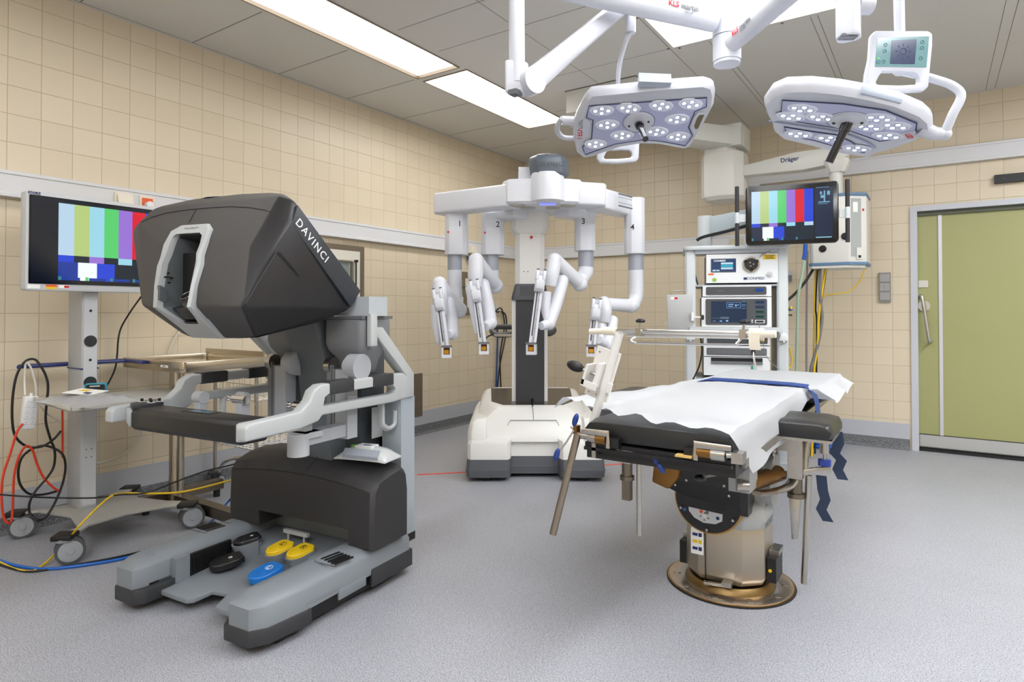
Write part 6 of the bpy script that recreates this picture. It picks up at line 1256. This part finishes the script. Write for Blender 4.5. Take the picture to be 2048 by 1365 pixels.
un = sd_.cross(jv)
def sec(p, w_, h): return [hr(p + sd_*a + un*c) for a, c in ((-w_, -h*.7), (-w_*.7, -h), (w_*.7, -h), (w_, -h*.7), (w_, h*.7), (w_*.7, h), (-w_*.7, h), (-w_, h*.7))]
b = B().loft([sec(j0, .03, .05), sec(j0+jv*.10, .034, .045), sec(j0+jv*.25, .036, .042), sec(j0+jv*.72, .034, .036), sec(Vector(LA['spring'][1])+jv*.03, .03, .034)]); b.ell(hr(Vector(LA['spring'][1])), (.04, .04, .05)); b.done('spring_arm', lw, hu, ang=50)
B().box(*[v for p in ((-1.445, -1.405),) for v in (p[0]-hb0.x, p[1]-hb0.x)], 2.105-hb0.y, 2.15-hb0.y, 2.09-ZC, 2.11-ZC, bev=.003).done('joint_slot', mat('slot_grey', '#6b6e76', .4, .5), hu)
p2 = [hr(q) for q in LA['p2']]
B().loft([[(p2[1].x + x, p2[1].y + y, z-ZC) for x, y in rr8(-.04, .04, -.04, .04, .018)] for z in (2.205, 2.23, 2.72)], bev=.004).done('joint_post', lw, hu, ang=50)
pv = Vector((p2[1].x, p2[1].y, 0)); B().box(pv.x-.03, pv.x+.03, pv.y-.035, pv.y+.0, 2.198-ZC, 2.212-ZC, bev=.003, rot=(0, 0, 34)).done('joint_slot', mat('slot_grey', '#6b6e76', .4, .5), hu)
B().cyl(hr((-.235, 2.62, 2.34)), hr((-.19, 2.66, 2.34)), .035, seg=24, bev=.006).tube([hr((-.22, 2.63, 2.36)), hr((-.11, 2.83, 2.80))], .032, 20).tube([rB, hr((-.255, 2.588, 2.70))], .045, 20).done('spring_arm', lw, hu)
dv_ = (mB-mA).normalized()
nfront = Vector((0, 0, 1)).cross(dv_).normalized()
tf = dv_*-1
front = tf.cross(Vector((0, 0, 1))).normalized()
c_ = mA + dv_*.20; 
for s_, x_, m_, sz, z_ in (('KLS', -.062, red_ink, .036, .004), ('martin', .026, grey_ink, .036, .004), ('GROUP', .02, grey_ink, .014, -.022)):
    text(s_, sz, m_, hu, c_ + tf*x_ + front*.0515 + Vector((0, 0, z_)), tf, (0, 0, 1), bold=.0008 if sz > .02 else 0)
dr2 = (rB-rA).normalized(); fr2 = dr2.cross(Vector((0, 0, 1))).normalized(); c2 = rA + dr2*.17
for s_, x_, m_, sz, z_ in (('KLS', -.058, red_ink, .034, .0), ('martin', .025, grey_ink, .034, .0), ('GROUP', .01, grey_ink, .013, -.022)):
    text(s_, sz, m_, hu, c2 + dr2*x_ + fr2*.0475 + Vector((0, 0, z_)), dr2, (0, 0, 1), bold=.0008 if sz > .02 else 0)

# the lamps' own light
for L_, n_, pw in ((L1, Vector((.166, -.339, -.926)), 9), (L2, Vector((-.091, -.145, -.985)), 4)):
    ld = bpy.data.lights.new('lamp_beam', 'SPOT'); ld.energy = pw; ld.spot_size = R(62); ld.spot_blend = .8; ld.shadow_soft_size = .22; ld.color = (.95, .97, 1)
    lo = bpy.data.objects.new('lamp_beam', ld); COL.objects.link(lo); lo.parent = L_; lo.location = n_ * .06; lo.rotation_euler = n_.to_track_quat('-Z', 'Y').to_euler()
# ================================================================ WALL FIXTURES
sw = thing('wall_switch_panel', 'vertical grey plate of three switches on the back wall by the green door', 'switch', (-.362, YB, 1.41))
B().box(-.045, .045, -.025, 0, -.13, .13, bev=.006).done('switch_housing', mat('switch_grey', '#8b8a8a', .4, .3), sw)
for k, z in enumerate((.083, .002, -.079)): B().box(-.037, .037, -.031, -.02, z-.033, z+.033, bev=.004).done('rocker', mat('rocker_grey', '#a5a4a3', .4, .3), sw)
B().tube([(-.012, -.032, .02), (-.005, -.032, .01), (-.005, -.032, -.01), (.0, -.032, -.015)], .0015, 6).done('rocker_mark', grey_ink, sw)
db = thing('door_closer_bar', 'black bar mounted on the back wall above the green door', 'bar', (.80, YB, 2.27))
B().box(-.39, .40, -.05, 0, -.033, .033, bev=.004).done('bar_body', black, db)
B().cyl((-.33, -.052, 0), (-.33, -.048, 0), .008, seg=14).done('end_cap', dgrey, db)
hk = thing('wall_clip_holder', 'small pale clip holder fixed to the back wall right of the equipment tower', 'wall holder', (-1.17, YB, 1.53))
B().box(-.06, .05, -.02, 0, -.05, .055, bev=.003).done('holder_plate', lgrey, hk); B().box(-.035, .0, -.07, -.02, -.04, .02, bev=.004).box(.02, .05, -.06, -.02, -.035, .01, bev=.004).done('holder_clip', mgrey, hk)
pt_ = thing('wall_plate', 'brown metal cover plate on the left wall behind the console', 'wall plate', (XL, 4.34, .385))
B().box(0, .012, -.235, .235, -.208, .208, bev=.002).done('plate', mat('brown_metal', '#857a6c', .35, .7), pt_)
for y, m_, lbl, flap in ((1.83, 0, 'cream flap socket cover on the wall rail above the monitor cart', True), (1.965, 1, 'red wall socket with a white plug on the left wall rail', False)):
    s = thing('wall_socket', lbl, 'socket', (XL+.044, y, 1.87))
    if flap:
        B().box(0, .012, -.055, .055, -.05, .055, bev=.003).done('frame', mat('socket_cream', '#e6dfce', .4), s)
        B().prism([(.012, .045), (.018, .045), (.05, -.035), (.012, -.04)], 1, -.042, .045, bev=.002).done('flap', mat('socket_cream', '#e6dfce', .4), s)
    else:
        B().box(0, .012, -.045, .045, -.055, .055, bev=.003).done('frame', mat('socket_cream', '#e6dfce', .4), s)
        B().box(.01, .016, -.032, .032, -.04, .042, bev=.003).done('insert', orange, s)
        B().cyl((.016, 0, 0), (.05, 0, 0), .02, seg=20, bev=.004).done('plug', white, s)
dt = thing('socket_board', 'dark metal board with cream and red sockets on the left wall near the corner', 'socket board', (XL, 5.26, 1.36))
B().box(0, .015, -.19, .20, -.20, .26, bev=.003).box(.015, .03, -.19, .20, .10, .108).box(.015, .03, -.19, .20, -.19, -.18).done('board', mat('board_brown', '#857b68', .4, .5), dt)
for y, z in ((.03, .14), (-.12, -.06)): B().box(.015, .03, y-.05, y+.05, z-.05, z+.05, bev=.003).done('socket', mat('socket_cream', '#e6dfce', .4), dt)
for y in (.06, .17):
    B().box(.015, .03, y-.05, y+.05, -.12, -.02, bev=.003).done('socket', mat('socket_cream', '#e6dfce', .4), dt); B().box(.03, .036, y-.03, y+.03, -.11, -.03, bev=.003).done('socket_insert', orange, dt)
ro = thing('rail_outlet', 'cream cable outlet under the wall rail behind the robot arms', 'outlet', (XL+.045, 5.28, 1.83))
B().box(0, .06, -.05, .05, -.01, .06, bev=.012, seg=3).done('outlet_body', mat('socket_cream', '#e6dfce', .4), ro)
rs = thing('rail_label', 'small cream data outlet on the back wall rail behind the tower screen', 'outlet', (-1.62, YB-.05, 1.885))
B().box(-.06, .06, -.012, 0, -.035, .035, bev=.002).done('outlet_plate', mat('label_cream', '#cfc6a8', .5), rs)

cp = (-0.864, 6.13, 0.0)
cb_ = B()
for k in range(4): cb_.tube([(cp[0]+(.15+.012*k)*cos(2*pi*j/24), cp[1]+(.15+.012*(k%2))*sin(2*pi*j/24), .011+.018*k+.008*sin(j*.8+k)) for j in range(24)], .0095, 10, closed=True)
tag(cb_.done('coiled_hose', mat('hose_bright_blue', '#1a62c8', .35), ang=80), 'bright blue hose coiled on the floor beyond the operating table', 'hose')
whk = thing('wall_hook', 'small clear hook on the left wall holding black cable loops near the robot', 'hook', (-4.166, 5.836, 1.227))
B().cyl((0, 0, 0), (.05, 0, 0), .004).tube([(.05, 0, 0), (.055, 0, -.02), (.05, .0, -.05), (.035, .0, -.06)], .003, 8, smooth=3).box(0, .004, -.02, .02, -.03, .05, bev=.001).done('hook_body', mat('hook_clear', '#dcdcda', .2), whk)
